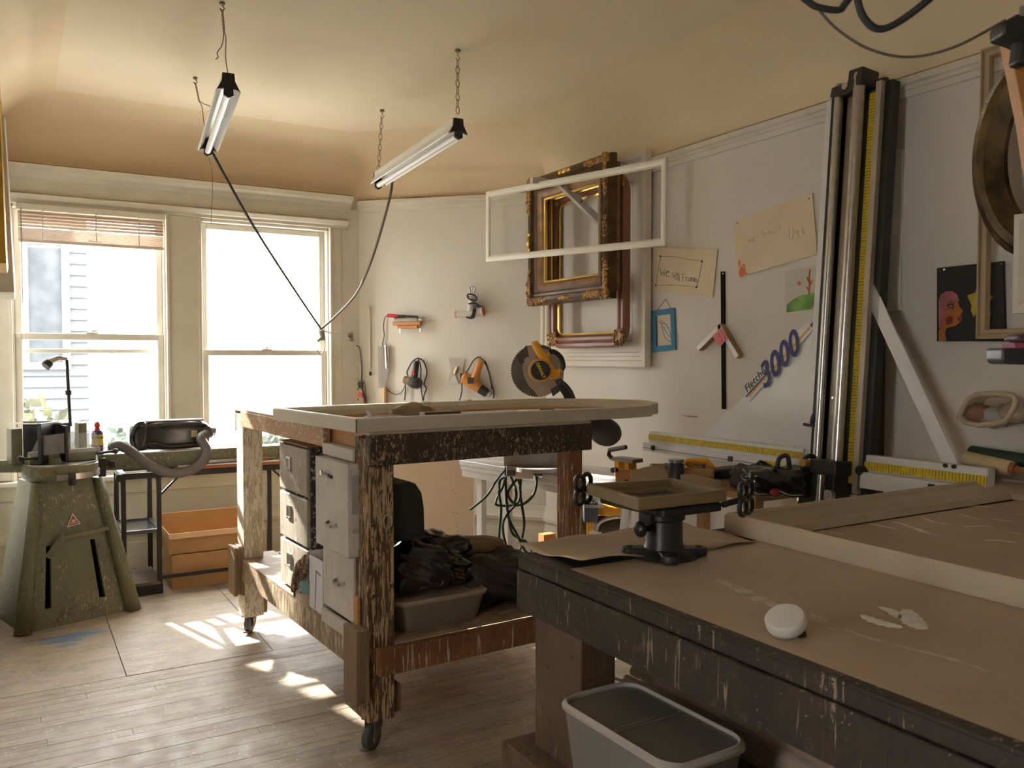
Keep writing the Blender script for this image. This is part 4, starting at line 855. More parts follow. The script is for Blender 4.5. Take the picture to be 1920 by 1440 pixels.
# thin white frame swinging on the bracket arm
pt = [Vector((2.86,3.30,1.99)), Vector((2.86,3.30,2.433)), Vector((2.72,4.94,2.523)), Vector((2.72,4.94,2.059))]
o = sum(pt, Vector())/4; t = thing('picture_frame', 'thin white empty frame tilted in front of the ornate frame', 'picture frame', o, 0, 'frames on the bracket')
nn = (pt[1]-pt[0]).cross(pt[2]-pt[1]).normalized(); nn = -nn if nn.x > 0 else nn
b = B(); moulding(b, loc_quad(pt,o), nn, [(0,0),(0,.014),(.006,.018),(.02,.018),(.032,.012),(.034,0)]); obj('moulding', b, mplain('bright_frame_white', (.80,.76,.68), .45, 0, .02), t, smooth='auto')
b = B(); moulding(b, inset(loc_quad(pt,o), nn if (pt[1]-pt[0]).cross(pt[2]-pt[1]).dot(nn) > 0 else -nn, .034), nn, [(0,0),(0,.006),(.006,.006),(.006,0)]); obj('rabbet', b, FW, t)
# bracket
bk = thing('wall_bracket', 'white wooden wall bracket the picture frames hang from', 'bracket', (3.24,4.37,2.25)); BRW = mplain('bracket_white', (.60,.58,.53), .5)
obj('arm', B().bar((-.53,0,.248),(-.30,0,.248),.032,.035), BRW, bk, bevel=.002); obj('strut', B().bar((-.315,0,.25),(-.015,0,.04),.032,.045), BRW, bk, bevel=.002); obj('backplate', B().box(-.018,0,-.025,.025,-.06,.16), BRW, bk, bevel=.002)
obj('screw', B().cyl((-.17,-.019,.15),(-.17,-.0155,.15),.006,n=8), BLACKM, bk)
# ---- papers, drawings, small frames
PAP = mpaper('cream_card', (.72,.60,.44)); INK = mplain('ink', (.06,.055,.05), .7)
def sheet(name, label, cat, px, off=.004, th=.003, mat=PAP, group=None):
    pts = [xr(q, XR-off) for q in px]; o = sum(pts, Vector())/len(pts); t = thing(name, label, cat, o, 0, group)
    obj('card' if cat == 'sign' else 'paper', B().prism(loc_quad(pts,o), NX*th), mat, t); return t, o, XR-off-th
def strokes(t, o, x, name, lines, r, mat, k=4):
    b = B()
    for l in lines:
        p = [xr(q, x-.0008)-o for q in l]; b.tube(smoothpath(p, k) if len(p) > 2 else p, r, 5)
    m = obj(name, b, mat, t); m['kind'] = 'stuff'; return m
def dots(t, o, x, name, pts, rx, mat):
    for q in pts: p = xr(q, x)-o; obj(name, B().cyl(p, p+NX*.003, rx, n=10), mat, t)
t, o, x = sheet('hand_drawn_sign', 'cream card sign reading We sell Frames in pencil', 'sign', [(1226,463),(1345.5,468),(1337,557.5),(1220,545)], .006)
def c2(l): return [(1180+a/4, 340+b/4) for a,b in l]
strokes(t, o, x, 'pencil_lettering', [c2(l) for l in ([(232,650),(240,705),(252,675),(262,708),(270,655)],[(276,690),(298,682),(288,668),(276,690),(284,716),(300,708)],[(338,680),(320,690),(335,710),(318,724)],[(344,705),(362,700),(352,688),(342,708),(350,735),(364,728)] if False else [(342,708),(358,702),(350,690),(341,712),(350,735),(362,730)],[(362,685),(366,748)],[(372,690),(374,750)],
  [(398,695),(402,752)],[(396,697),(422,692)],[(399,722),(416,718)],[(424,715),(427,752)],[(425,726),(436,716)],[(456,722),(442,728),(442,748),(455,744)],[(457,720),(459,752)],[(464,722),(466,752)],[(465,730),(474,722),(476,750)],[(476,732),(483,724),(486,752)],[(488,742),(498,736),(491,728),(487,742),(493,756),(500,750)],[(510,735),(500,742),(512,752),(502,762)])], .0011, INK)
strokes(t, o, x, 'drawn_border', [c2(l) for l in ([(235,562),(340,565),(440,585),(545,598)],[(545,598),(530,690),(508,790)],[(505,795),(400,782),(300,778),(200,780)],[(200,780),(215,670),(235,562)])], .0009, INK)
dots(t, o, x, 'corner_dot', [c2([q])[0] for q in ((235,562),(545,600),(505,793),(200,780))], .006, INK)
t, o, x = sheet('hand_drawn_sign', 'larger cream card sign with faint pencil writing, hung askew', 'sign', [(1376,416.5),(1523.5,362),(1533,477),(1384.5,520)], .006)
def c3_(l): return [(1360+a/8, 350+b/8) for a,b in l]
strokes(t, o, x, 'faint_lettering', [c3_(l) for l in ([(335,820),(360,790),(375,830),(395,785),(410,825)],[(420,790),(440,770),(425,760),(415,800),(445,810)],[(530,680),(575,660)],[(540,720),(570,695),(580,745)],[(600,720),(610,690),(630,700)],[(650,710),(655,680),(670,670),(672,710)],[(690,700),(695,675),(720,690),(740,670),(755,690)],[(780,600),(805,585),(830,600),(815,640),(818,655)],[(955,600),(960,770),(1010,775),(1015,600)],[(1060,650),(1040,680),(1060,705),(1085,680),(1070,650)],[(1085,655),(1100,760),(1130,765)],[(1150,600),(1160,720)],[(1195,640),(1165,680),(1205,720)],[(1300,570),(1315,610)])], .0008, mplain('faint_pencil', (.42,.36,.28), .8))
OR = mplain('orange_paint', (.75,.16,.07), .6)
b = B()
for (a,c,ry,rz) in ((212,1150,.008,.018),(240,1220,.010,.008),(262,1178,.008,.006),(285,1188,.006,.008),(245,1285,.020,.024),(285,1265,.008,.02),(305,1300,.012,.006)):
    p = xr(c3_([(a,c)])[0], x)-o; b.ell(p, (.0008,ry,rz), 12, 8)
obj('orange_print', b, OR, t)
dots(t, o, x, 'nail', [c3_([q])[0] for q in ((180,545),(1255,178))], .004, mplain('nail_grey', (.2,.18,.15)))
t, o, x = sheet('childs_drawing', 'pale drawing of green hill and red tree pinned below the larger sign', 'drawing', [(1470.5,509),(1549,494),(1547,572),(1475,586)], .004, .002, mpaper('watercolour_paper', (.60,.58,.50)))
def poly(name, t, o, x, px, mat, th=.0008): obj(name, B().prism([xr(q, x)-o for q in px], NX*th), mat, t)
poly('green_hill', t, o, x, [(1475,586),(1475,572),(1486,562),(1505,553),(1527,549),(1541,555),(1535,565),(1526,573),(1520,580)], mplain('leaf_paint', (.23,.42,.10), .7, 0, .35, 14))
strokes(t, o, x, 'red_tree', [[(1516,551),(1518,535),(1517,520),(1519,505)],[(1517,530),(1513,520)],[(1518,535),(1523,526)],[(1517,545),(1512,538)]], .0035, OR)
dots(t, o, x, 'pink_spot', [(1498,531),(1532,524)], .010, mplain('pink_wash', (.68,.30,.22), .7))
# blue card frame with string
pb = [xr(q, XR-.004) for q in ((1224.5,583),(1266,577),(1268.5,656),(1226,660))]; o = sum(pb, Vector())/4
t = thing('picture_frame', 'small blue card frame with feather drawing hung on string', 'picture frame', o)
b = B(); moulding(b, loc_quad(pb,o), NX, [(0,0),(0,.010),(.032,.010),(.032,0)]); obj('blue_mount', b, mplain('blue_card', (.07,.24,.40), .8, 0, .06), t)
px_ = [(1233,592),(1260,588),(1262,647),(1234,651)]
obj('paper', B().prism([xr(q,XR-.006)-o for q in px_], NX*.002), mpaper('drawing_paper', (.70,.60,.48)), t)
strokes(t, o, XR-.008, 'feather_drawing', [[(1240,608),(1243,620),(1248,634),(1258,642)],[(1240,608),(1248,607),(1256,622),(1259,640)],[(1244,612),(1254,632)]], .0022, mplain('blue_pencil', (.20,.32,.42), .8))
strokes(t, o, XR-.008, 'pink_drawing', [[(1238,606),(1234,602)],[(1240,606),(1238,599)],[(1242,606),(1243,600)]], .0022, mplain('pink_pencil', (.65,.35,.30), .8))
obj('string', B().tube([xr((1232,582),XR-.012)-o, xr((1248,561),XR-.006)-o, xr((1258,578),XR-.012)-o], .0016, 5), INK, t)
# black strip and the corner sample with a pink note
ps = [(1352.5,509),(1359.5,509),(1361,767),(1354.5,767)]
t, o, x = sheet('magnetic_strip', 'long narrow black strip fixed upright on the right wall', 'strip', ps, .004, .006, mplain('matt_black', (.016,.015,.014), .9, 0, .1, 9, 0, .1)); dots(t, o, x, 'screw', [(1356,513)], .004, STEEL)
def wp(a, b, x): return xr((1300+a/12, 560+b/12), x)
ca, cb, cc = wp(600,560,3.20), wp(80,1090,3.20), wp(1020,1280,3.20); o = ca
t = thing('frame_corner_sample', 'white and raw wood corner sample of framing with pink note, over the strip', 'frame sample', o)
nz = NX
def rail2(p, q, name):
    p = p-o; q = q-o; d = (q-p).normalized(); i = Vector((0,0,-1)); i = (i-d*i.dot(d)).normalized()*.024
    obj(name, B().prism([p,q,q+i,p+i], Vector((.034,0,0))), mplain('raw_ochre_wood', (.36,.20,.07), .6), t)
    obj(name+'_face', B().prism([p,q,q+i,p+i], NX*.004), mplain('sample_white', (.88,.89,.90), .4, 0, .02), t)
rail2(ca, cb, 'left_rail'); rail2(ca, cc, 'right_rail')
nt = [wp(630,660,3.19), wp(790,890,3.19), wp(590,1090,3.19), wp(430,840,3.19)]
n_ = obj('pink_note', B().prism(loc_quad(nt,o), NX*.0012), mpaper('pink_paper', (.72,.22,.24)), t)
b = B()
for l in ([(560,790),(610,880)],[(625,920),(670,990)],[(640,740),(690,790)],[(700,840),(730,930)]): 
    p = [wp(*q,3.188)-o for q in l]; b.tube([p[0],(p[0]+p[1])/2+Vector((0,.002,.002)),p[1]], .0011, 5)
obj('note_writing', b, INK, n_)['kind'] = 'stuff'
# black painting of a face and a star
t, o, x = sheet('painting', 'black painting of an orange face looking at a yellow star', 'painting', [(1760.5,503),(1884,490),(1888,640),(1760.5,640)], .006, .014, mplain('black_canvas', (.020,.018,.018), .7, 0, .2))
def d3(l): return [(1600+a/3.13, 480+b/3.13) for a,b in l]
poly('orange_face', t, o, x, d3([(502,498),(502,440),(520,400),(540,300),(600,265),(615,270),(622,295),(643,320),(632,345),(638,365),(630,385),(600,410),(545,425),(538,450),(545,498)]), mplain('face_orange', (.46,.15,.035), .6, 0, .15), .001)
poly('pink_hair', t, o, x-.001, d3([(502,420),(502,260),(515,225),(545,208),(580,206),(610,225),(622,262),(590,275),(550,285),(535,340),(520,420)]), mplain('hair_pink', (.40,.12,.14), .6, 0, .3, 30), .001)
poly('cheek', t, o, x-.001, d3([(545,400),(542,370),(565,350),(585,360),(582,390),(560,405)]), mplain('cheek_red', (.22,.03,.02), .6), .001)
poly('lips', t, o, x-.001, d3([(638,345),(610,360),(612,378),(625,392),(632,370)]), mplain('cheek_red', (.22,.03,.02), .6), .001)
strokes(t, o, x-.001, 'eye', [d3(l) for l in ([(555,295),(570,285),(590,295),(572,305),(555,295)],[(560,285),(556,276)],[(572,282),(572,272)],[(584,285),(590,277)],[(560,305),(556,314)],[(580,305),(584,314)])], .0022, INK)
poly('star', t, o, x, d3([(735,155),(765,205),(820,240),(795,270),(808,352),(765,325),(738,318),(706,358),(690,320),(695,290),(668,232),(715,215)]), mplain('star_yellow', (.48,.36,.03), .6, 0, .2, 20), .001)
dots(t, o, x, 'screw', [d3([q])[0] for q in ((535,80),(870,48),(895,487))], .005, CHROME)
# thin raw frame and oval gilt frame at the right edge
TW = mplain('raw_lime_wood', (.44,.32,.19), .5, 0, .1, 5)
pf = wquad(3.16, 1.50, 1.855, 1.492, 2.575); frame('picture_frame', 'thin raw wood picture frame at right edge over the black painting', pf, [(0,0),(0,.03),(.008,.034),(.011,.022),(.017,.022),(.02,.03),(.032,.026),(.036,0)], TW, 'frames at the right edge')
oc = PX(1955, 285, 3.08); ov = [Vector((3.08, oc.y+.24*math.cos(a), oc.z+.37*math.sin(a))) for a in [2*PI*i/40 for i in range(40)]]
t, m, o = frame('picture_frame', 'oval dark gilt picture frame cut by the right edge', ov, [(0,0),(0,.02),(.01,.035),(.02,.03),(.03,.045),(.06,.05),(.09,.03),(.115,.015),(.12,0)], mplain('oval_gilt', (.13,.085,.03), .3, .5, .6, 9), 'frames at the right edge')
b = B()
for i in range(150): a = 2*PI*i/150; b.ell(Vector((-.030,.226*math.cos(a),.356*math.sin(a))), (.004,.0042,.0042), 6, 4)
obj('beading', b, mplain('bead_dark', (.04,.03,.02), .4), t, smooth=True)['kind'] = 'stuff'
b = B(); 
for (a0,a1,r0,r1) in ((170,200,.78,.90),(168,176,.95,.985),(194,200,.95,.985)):
    aa = [math.radians(a0+(a1-a0)*i/8) for i in range(9)]
    b.rings([[Vector((-.052,.24*r*math.cos(a)*-1*-1,.37*r*math.sin(a))) for r in (r0,r1)]+[Vector((-.045,.24*r*math.cos(a),.37*r*math.sin(a))) for r in (r1,r0)] for a in aa], False, True)
obj('gilt_patch', b, BRG, t)
q1 = PX(1907,588,3.05); frame('picture_frame', 'white picture frame corner at right edge below the oval frame', wquad(3.05, q1.y-.25, q1.y, q1.z, PX(1917,430,3.05).z+.05), [(0,0),(0,.03),(.02,.034),(.04,.02),(.045,0)], FW, 'frames at the right edge')
# plastic tray with small bags fixed to the wall
def trp(l): return [xr((1600+a/3.13, 480+b/3.13), 3.13) for a,b in l]
rim = trp([(620,945),(640,900),(680,835),(720,815),(800,808),(900,815),(940,825),(952,850),(945,880),(915,940),(890,970),(830,985),(740,992),(650,975)]); o = sum(rim, Vector())/len(rim)
t = thing('plastic_tray', 'clear plastic tray of small bags fixed to the wall below the painting', 'tray', o)
R0 = [q-o for q in rim]; ins = lambda k, dx: [Vector((dx, q.y*k, q.z*k)) for q in R0]
obj('tub', B().rings([ins(.92,0), ins(.80,.085)], False, False).add(ins(.80,.085), [tuple(range(len(R0)))]), mclear('cloudy_tray', (.55,.45,.33), .7, .3), t, smooth='auto')
b = B(); b.tube([q for q in R0], .010, 8, closed=True); obj('rim', b, mplain('tray_rim_cream', (.52,.42,.30), .4), t, smooth=True)
for k,(dy,dz,m_) in enumerate(((.06,-.02,mclear('bag_film_brown', (.35,.18,.12), .8, .2)),(-.0,-.03,mclear('clear_film', (.75,.75,.78), .45, .15)),(-.07,-.01,mclear('bag_film_tan', (.45,.36,.26), .8, .2)))):
    obj('small_bag', B().ell((.035,dy,dz-.005), (.035,.055,.04), 18, 12, lambda u: 1+.18*math.sin(8*u.x+5*u.y+k)*math.sin(7*u.z)), m_, t, smooth=True)
obj('zip_seal', B().bar((.0,-.02,.045),(.0,-.075,.055),.012,.003), mplain('zip_blue', (.12,.14,.25)), t)

# ================================================================ tall wall board behind the cutter and the cutter itself
DBR = mplain('dark_brown_board', (.085,.05,.032), .6, 0, .2)
t = tag(obj('wall_batten', B().box(XR-.03,XR,2.315,2.43,.72,2.62), DBR, bevel=.003), 'dark brown upright board on the wall behind the cutter column', 'board')
t = tag(obj('white_batten', B().box(XR-.015,XR,2.24,2.312,1.62,2.30), WHITE, bevel=.002), 'narrow white board on the wall right of the dark batten', 'board')
P0 = Vector((2.975,2.377,.80)); up = (Vector((3.105,2.377,2.58))-P0).normalized(); HL = 1.785
rt = Vector((0,-1,0)); inw = up.cross(rt)                       # right, into wall
inw = inw if inw.x > 0 else -inw
ct = thing('sheet_cutter', 'tall upright sheet cutter with silver rails and yellow rulers on the right wall', 'cutter', P0)
M3 = Matrix((rt, inw, up)).transposed(); ct.rotation_euler = M3.to_euler()
if M3.determinant() < 0: print('WARNING mirrored cutter frame')
MI = M3.to_4x4(); MI.translation = P0; MIi = MI.inverted()
def cl(px, py, dep=0):                        # seen point on the cutter plane -> its local (s, depth, t)
    n = inw; q = onp(px, py, n, n.dot(P0)+dep); return MIi @ q
def vb(s0, s1, y0, y1, z0, z1): return B().box(s0,s1,y0,y1,z0,z1)
RUL = NM('yellow_ruler'); co = RUL.coords((60,60,60)); 
def mruler(name, axis):
    q = NM(name); w = q.new('ShaderNodeTexWave', bands_direction=axis); w.inputs['Scale'].default_value = 24; tc = q.coords(); q.link(tc, w.inputs['Vector'])
    w2 = q.new('ShaderNodeTexNoise'); w2.inputs['Scale'].default_value = 60; q.link(tc, w2.inputs['Vector'])
    a = q.new('ShaderNodeMath', operation='MULTIPLY'); q.link(q.ramp(w.outputs['Fac'], .86, .95), a.inputs[0]); q.link(q.ramp(w2.outputs[0], .40, .48), a.inputs[1])
    q.col(q.mix(a.outputs[0], (.64,.47,.03,1), (.12,.095,.02,1))); q.rough(.45); return q.m
RULZ = mruler('ruler_vertical', 'Z'); RULX = mruler('ruler_horizontal', 'X')
obj('left_plate', vb(-.145,-.108,-.01,.02,.0,HL-.03), ALU, ct, bevel=.002)
obj('left_channel', vb(-.108,-.072,-.02,.03,.10,HL-.02), BLACKM, ct, bevel=.002)
obj('guide_rail', B().cyl((-.052,-.04,.05),(-.052,-.04,HL+.01), .019, n=18), STEEL, ct, smooth='auto')
obj('guide_rail', B().cyl((.055,-.05,.05),(.055,-.05,HL+.03), .025, n=20), STEEL, ct, smooth='auto')
obj('centre_bar', vb(-.025,.012,-.02,.02,.12,HL-.03), mplain('grey_bar', (.33,.29,.23), .35, .7), ct, bevel=.003)
obj('dark_channel', vb(-.07,.085,.02,.05,.05,HL), BLACKM, ct)
obj('bar_screw', B().cyl((-.006,-.024,.45),(-.006,-.019,.45),.006,n=8), CHROME, ct)
obj('vertical_ruler', vb(.086,.116,-.022,.01,.10,HL-.06), RULZ, ct)
obj('right_plate', vb(.116,.142,-.026,.02,.06,HL-.02), mplain('beige_alu', (.50,.43,.33), .4, .3), ct, bevel=.002)
obj('shadow_strip', vb(.142,.175,.0,.05,.06,HL-.02), BLACKM, ct)  # dark strip standing in for the shadow beside the beige plate
cap = obj('top_cap', B().prism([(-.08,-.07,HL-.045),(.0,-.06,HL-.05),(.085,-.08,HL-.03),(.09,-.08,HL+.04),(.02,-.08,HL+.04),(0,-.06,HL),(-.02,-.06,HL),(-.08,-.06,HL)], (0,.11,0)), BLACK, ct, bevel=.006)
obj('cap_bolt', B().cyl((.0,-.075,HL-.018),(.0,-.06,HL-.018),.015,n=14), CHROME, cap, smooth='auto')
# horizontal arms
zl = cl(1222,825).z; zr = cl(1860,892).z; sl_ = cl(1222,830).x; sr_ = cl(1858,885).x; zz_ = (zl+zr)/2
obj('left_arm', B().box(sl_,-.145,-.02,.03,zz_-.045,zz_+.035).box(sl_-.03,-.145,-.04,.02,zz_-.075,zz_-.03), ALU, ct, bevel=.003)
obj('left_ruler', vb(sl_+.0,-.146,-.026,-.021,zz_-.012,zz_+.018), RULX, ct)
obj('right_arm', B().box(.17,sr_,-.02,.03,zz_-.03,zz_+.04).box(.17,sr_-.05,-.05,.02,zz_-.095,zz_-.03), ALU, ct, bevel=.003)
obj('right_ruler', vb(.17,sr_,-.026,-.021,zz_-.022,zz_+.012), RULX, ct)
for k,s in enumerate((sl_+.05, sl_+.62, sr_-.20)): obj('stop_clip', B().box(s,s+.025,-.05 if k < 2 else -.06,-.035,zz_-.065,zz_-.04), BLACK, ct, bevel=.003)
obj('arm_slot', vb(sl_-.02,-.15,-.043,-.039,zz_-.06,zz_-.056), mplain('slot_grey', (.3,.3,.3)), ct)
for k in range(2): obj('yellow_label', vb(-.34+.12*k,-.25+.09*k,-.043,-.040,zz_-.068,zz_-.038), mplain('label_yellow', (.72,.50,.04), .5), ct)
tp_ = [cl(1316,818,.03), cl(1546,596,.03), cl(1562,596,.03), cl(1540,862,.03)]
tp_ = [Vector((q.x,.034,q.z)) for q in tp_]; tp_[0].z = zz_+.03; tp_[3].z = zz_+.02
pn = obj('backing_panel', B().prism(tp_, (0,.008,0)), ALU, ct)
for (px,py) in ((1429,832),(1490,839)): p = cl(px,py,.03); obj('panel_screw', B().cyl((p.x,.026,p.z),(p.x,.034,p.z),.007,n=8), STEEL, pn)
a = cl(1624,508,.0); b_ = cl(1790,880,.0); 
obj('diagonal_strut', B().prism([cl(1622,505,0), cl(1628,510,0), cl(1795,868,0), cl(1766,866,0), cl(1622,556,0)], (0,.006,0)), ALU, ct)
for (px,py) in ((1774,873),(1790,875)): p = cl(px,py,-.02); obj('strut_bolt', B().cyl((p.x,-.03,p.z),(p.x,-.015,p.z),.008,n=10), BLACKM, ct)
# logo running up the panel edge
A_ = cl(1402,747,.03); B2_ = cl(1536,603,.03); A_.y = B2_.y = .026; dd = (B2_-A_); dl = dd.length; du = dd.normalized(); dv = Vector((-du.z,0,du.x)); 
DB = mplain('logo_blue', (.035,.03,.17), .5); OG = mplain('logo_orange', (.72,.36,.06), .5)
DECAL = mplain('decal_white', (.74,.73,.73), .4)
lg = obj('logo_decal', B().prism([A_-dv*.02, B2_-dv*.005+du*.01, B2_+dv*.035+du*.01, A_+dv*.06+du*.55*dl, A_+dv*.04], (0,.002,0)), DECAL, ct, label='white decal with blue and orange lettering')
A_.y -= .001
obj('orange_line', B().bar(A_+du*.03*dl-dv*.0, A_+du*.90*dl+dv*.012, .010, .001, (0,1,0)).bar(A_, A_+du*.02*dl, .001,.001), OG, lg)
obj('blue_line', B().bar(A_+dv*.010, A_+du*.34*dl+dv*.013, .008, .001, (0,1,0)), DB, lg)
text('lettering_number', '3000', .150, DB, lg, A_+du*.20*dl+dv*.010-Vector((0,.003,0)), du, dv, .55, .0005, sx=.92, bold=.003)
text('lettering_name', 'Fletcher', .052, mplain('logo_ink', (.05,.05,.06)), lg, A_+du*.03*dl+dv*.036-Vector((0,.002,0)), du, dv, .2, .0005)
obj('ruler_mark', B().bar(A_+du*.92*dl+dv*.012, A_+du*1.0*dl+dv*.013, .016, .001, (0,1,0)), mplain('decal_olive', (.07,.07,.03)), lg)
obj('warning_label', B().prism([cl(1548,527,-.012),cl(1555,527,-.012),cl(1552,564,-.012),cl(1546,564,-.012)], (0,-.001,0)), mplain('label_yellow', (.72,.50,.04), .5), ct)
# lever and cutting head
lv = [cl(1537,740,-.02), cl(1537,768,-.02), cl(1531,785,-.03), cl(1527,797,-.03)]
obj('lever', B().tube([Vector((q.x,q.y-.02,q.z)) for q in lv], .010, 8, rr=[.012,.007,.013,.008]).bar(Vector((cl(1513,799,-.03).x,-.05,lv[3].z)), Vector((cl(1533,800,-.03).x,-.05,lv[3].z-.004)), .012,.012), BLACK, ct, smooth='auto')
hd_ = obj('cutting_head', B().box(-.085,.095,-.11,.0,-.02,.165).box(-.02,.11,-.125,-.02,.13,.19).box(-.11,-.06,-.10,-.03,.10,.135), BLACK, ct, bevel=.006)
obj('head_knob', B().cyl((-.045,-.14,.168),(-.045,-.105,.168),.016,n=14), mplain('knob_amber', (.55,.27,.06), .35), hd_, smooth='auto')
obj('blade_wheel', B().cyl((.085,-.135,.05),(.085,-.11,.05),.022,n=16).cyl((.085,-.14,.05),(.085,-.13,.05),.010,n=10), STEEL, hd_, smooth='auto')
obj('head_spring', B().tube([(-.075,-.12,.14),(-.085,-.125,.10),(-.07,-.12,.05),(-.075,-.12,.0)], .007, 6), CHROME, hd_, smooth=True)
obj('lock_knob', B().cyl((.165,-.05,.16),(.165,-.0,.16),.020,n=12), BLACKM, ct, smooth='auto')
obj('lower_rail', B().cyl((.055,-.14,-.05),(.055,-.14,.13),.018,n=14), STEEL, hd_, smooth='auto')
t = tag(obj('wall_board', B().box(3.13,3.142,2.31,2.40,.90,1.62), WHITE), 'white board edge standing between the cutter and dark batten', 'board')
# ================================================================ tools on the chamfered corner wall
# local frame of the corner wall: s to the right, z up, d out into the room
CN = Vector((-1,-1,0)).normalized(); CS = Vector((1,-1,0)).normalized(); RC = -PI/4   # rotz so that local x = CS, local -y = CN
def cthing(name, label, cat, px, py, off=.01, group=None):
    return thing(name, label, cat, PC(px, py, off), RC, group)
def cpt(t, px, py, off=.01):                   # seen point on the corner wall in the thing's own frame
    v = PC(px, py, off)-Vector(t.location); return Vector((v.dot(CS), -v.dot(CN), v.z))
def c1(a, b): return (640+a/4.8, 480+b/4.8)
def cpath(t, l, off=.012, k=8): return smoothpath([cpt(t, *c1(*q), off) for q in l], k)
ORG = mplain('tool_orange', (.62,.25,.06), .4, 0, .05)
# orange heat gun
g = cthing('heat_gun', 'orange heat gun hanging by its handle on the corner wall', 'heat gun', *c1(1190,1090), .05)
P = lambda a,b,o=.05: cpt(g, *c1(a,b), o)
obj('body', B().tube([P(1090,1090),P(1110,1095),P(1190,1150),P(1255,1200)], .04, 18, rr=[.030,.044,.044,.032]), ORG, g, smooth='auto')
obj('handle', B().tube([P(1200,1110),P(1225,1030),P(1255,950),P(1262,935)], .025, 14, rr=[.034,.026,.026,.018]), ORG, g, smooth='auto')
nz = obj('nozzle_collar', B().tube([P(1250,1195),P(1310,1235)], .03, 16, rr=[.036,.032]), BLACK, g, smooth='auto'); obj('nozzle', B().tube([P(1310,1232),P(1345,1250)], .02, 14, rr=[.018,.024]), STEEL, nz, smooth='auto')
obj('badge', B().cbox(P(1163,1122,.098), (.045,.004,.045)), mplain('badge_black', (.03,.025,.02), .4), g); obj('rear_cap', B().cyl(P(1082,1095),P(1094,1092),.032,n=14), BLACK, g, smooth='auto')
obj('cord', B().tube(cpath(g,[(1262,930),(1240,910),(1190,940),(1130,1040),(1085,1080),(1085,1180),(1080,1240),(1062,1300)],.02), .0045, 6).tube(cpath(g,[(1262,930),(1300,960),(1330,1060),(1350,1150),(1372,1220),(1368,1280)],.015), .0045, 6).tube(cpath(g,[(1268,925),(1310,1000),(1345,1120),(1352,1180),(1358,1200)],.02),.004,6), BLACK, g, smooth=True)
# black heat gun
g2 = cthing('heat_gun', 'black heat gun hanging by a cord left of the orange one', 'heat gun', *c1(650,1100), .05)
P = lambda a,b,o=.05: cpt(g2, *c1(a,b), o)
DGR = mplain('gun_charcoal', (.05,.046,.042), .4, 0, .2)
obj('body', B().tube([P(615,1130),P(650,1140),P(690,1145),P(715,1150)], .04, 16, rr=[.034,.042,.044,.030]), DGR, g2, smooth='auto')
obj('handle', B().tube([P(655,1100),P(668,1030),P(675,960),P(678,945)], .02, 12, rr=[.026,.022,.022,.014]), BLACK, g2, smooth='auto')
obj('nozzle', B().tube([P(622,1126),P(590,1118),P(566,1112)], .03, 16, rr=[.030,.030,.027]), mplain('nozzle_brass', (.30,.22,.12), .35, .6), g2, smooth='auto')
obj('red_switch', B().cbox(P(650,1052,.076), (.012,.006,.035)), mplain('nozzle_red', (.62,.03,.03), .4), g2)
obj('cord', B().tube(cpath(g2,[(690,950),(690,920),(640,950),(605,1010),(590,1050),(600,1080)],.02), .005, 6).tube(cpath(g2,[(690,920),(715,1000),(715,1100),(720,1200),(735,1305),(745,1250),(765,1190),(745,1150),(770,1050),(740,950),(690,918)],.02), .0045, 6).tube(cpath(g2,[(575,1130),(575,1230),(568,1300)],.02), .0045, 6), BLACK, g2, smooth=True)
# soldering iron on its rack
g3 = cthing('soldering_iron', 'red handled iron lying on small wooden rack on the corner wall', 'soldering iron', *c1(600,600), .03)
P = lambda a,b,o=.03: cpt(g3, *c1(a,b), o)
obj('rack', B().bar(P(470,608),P(715,605),.04,.03).bar(P(510,640),P(690,638),.03,.02), mwood('rack_wood', (190,125,75), (205,145,95), 'x'), g3, bevel=.002)
obj('rack_nail', B().cyl(P(530,655),P(530,695),.004,n=8).cyl(P(712,640),P(712,685),.005,n=8), STEEL, g3)
obj('metal_tube', B().cyl(P(485,580),P(690,575),.026,n=16).cyl(P(690,575),P(730,570),.018,.022,12), STEEL, g3, smooth='auto')
obj('red_handle', B().tube([P(415,535,.05),P(450,537,.05),P(512,540,.05)], .014, 10, rr=[.012,.015,.011]), mplain('nozzle_red', (.62,.03,.03), .4), g3, smooth='auto')
obj('iron_shaft', B().cyl(P(512,540,.05),P(570,540,.05),.009,n=8).cyl(P(570,540,.05),P(690,545,.05),.006,n=8), BLACKM, g3, smooth='auto')
obj('cord', B().tube(cpath(g3,[(415,535),(390,560),(380,640),(385,720),(370,800),(380,900),(362,980),(378,1080),(372,1150),(410,1200),(480,1245),(540,1230),(570,1170)],.012), .0035, 6), mplain('grey_flex', (.12,.1,.08)), g3, smooth=True)
# white spray gun bound with its black cord
g4 = cthing('glue_gun', 'white tool wrapped in black cord high on the corner wall', 'tool', *c1(1170,450), .04)
P = lambda a,b,o=.04: cpt(g4, *c1(a,b), o)
TW2 = mplain('tool_white', (.66,.62,.58), .4)
obj('barrel', B().tube([P(1035,525),P(1100,525),P(1200,510),P(1280,495)], .03, 16, rr=[.024,.024,.026,.034]), TW2, g4, smooth='auto')
obj('handle', B().tube([P(1160,500),P(1175,420),P(1185,345)], .02, 14, rr=[.026,.024,.020]), TW2, g4, smooth='auto')
obj('red_ring', B().cyl(P(1276,497),P(1282,496),.036,n=16).cyl(P(1030,525),P(1036,525),.025,n=14), mplain('ring_red', (.5,.12,.06)), g4, smooth='auto')
obj('black_bracket', B().prism([P(1215,420,.055),P(1275,465,.055),P(1220,470,.055)], (0,.03,0)), BLACK, g4, bevel=.002)
obj('hook', B().tube(cpath(g4,[(1160,330),(1155,295),(1175,278),(1180,300),(1185,278),(1200,290),(1195,330)],.04), .006, 6), STEEL, g4, smooth=True)
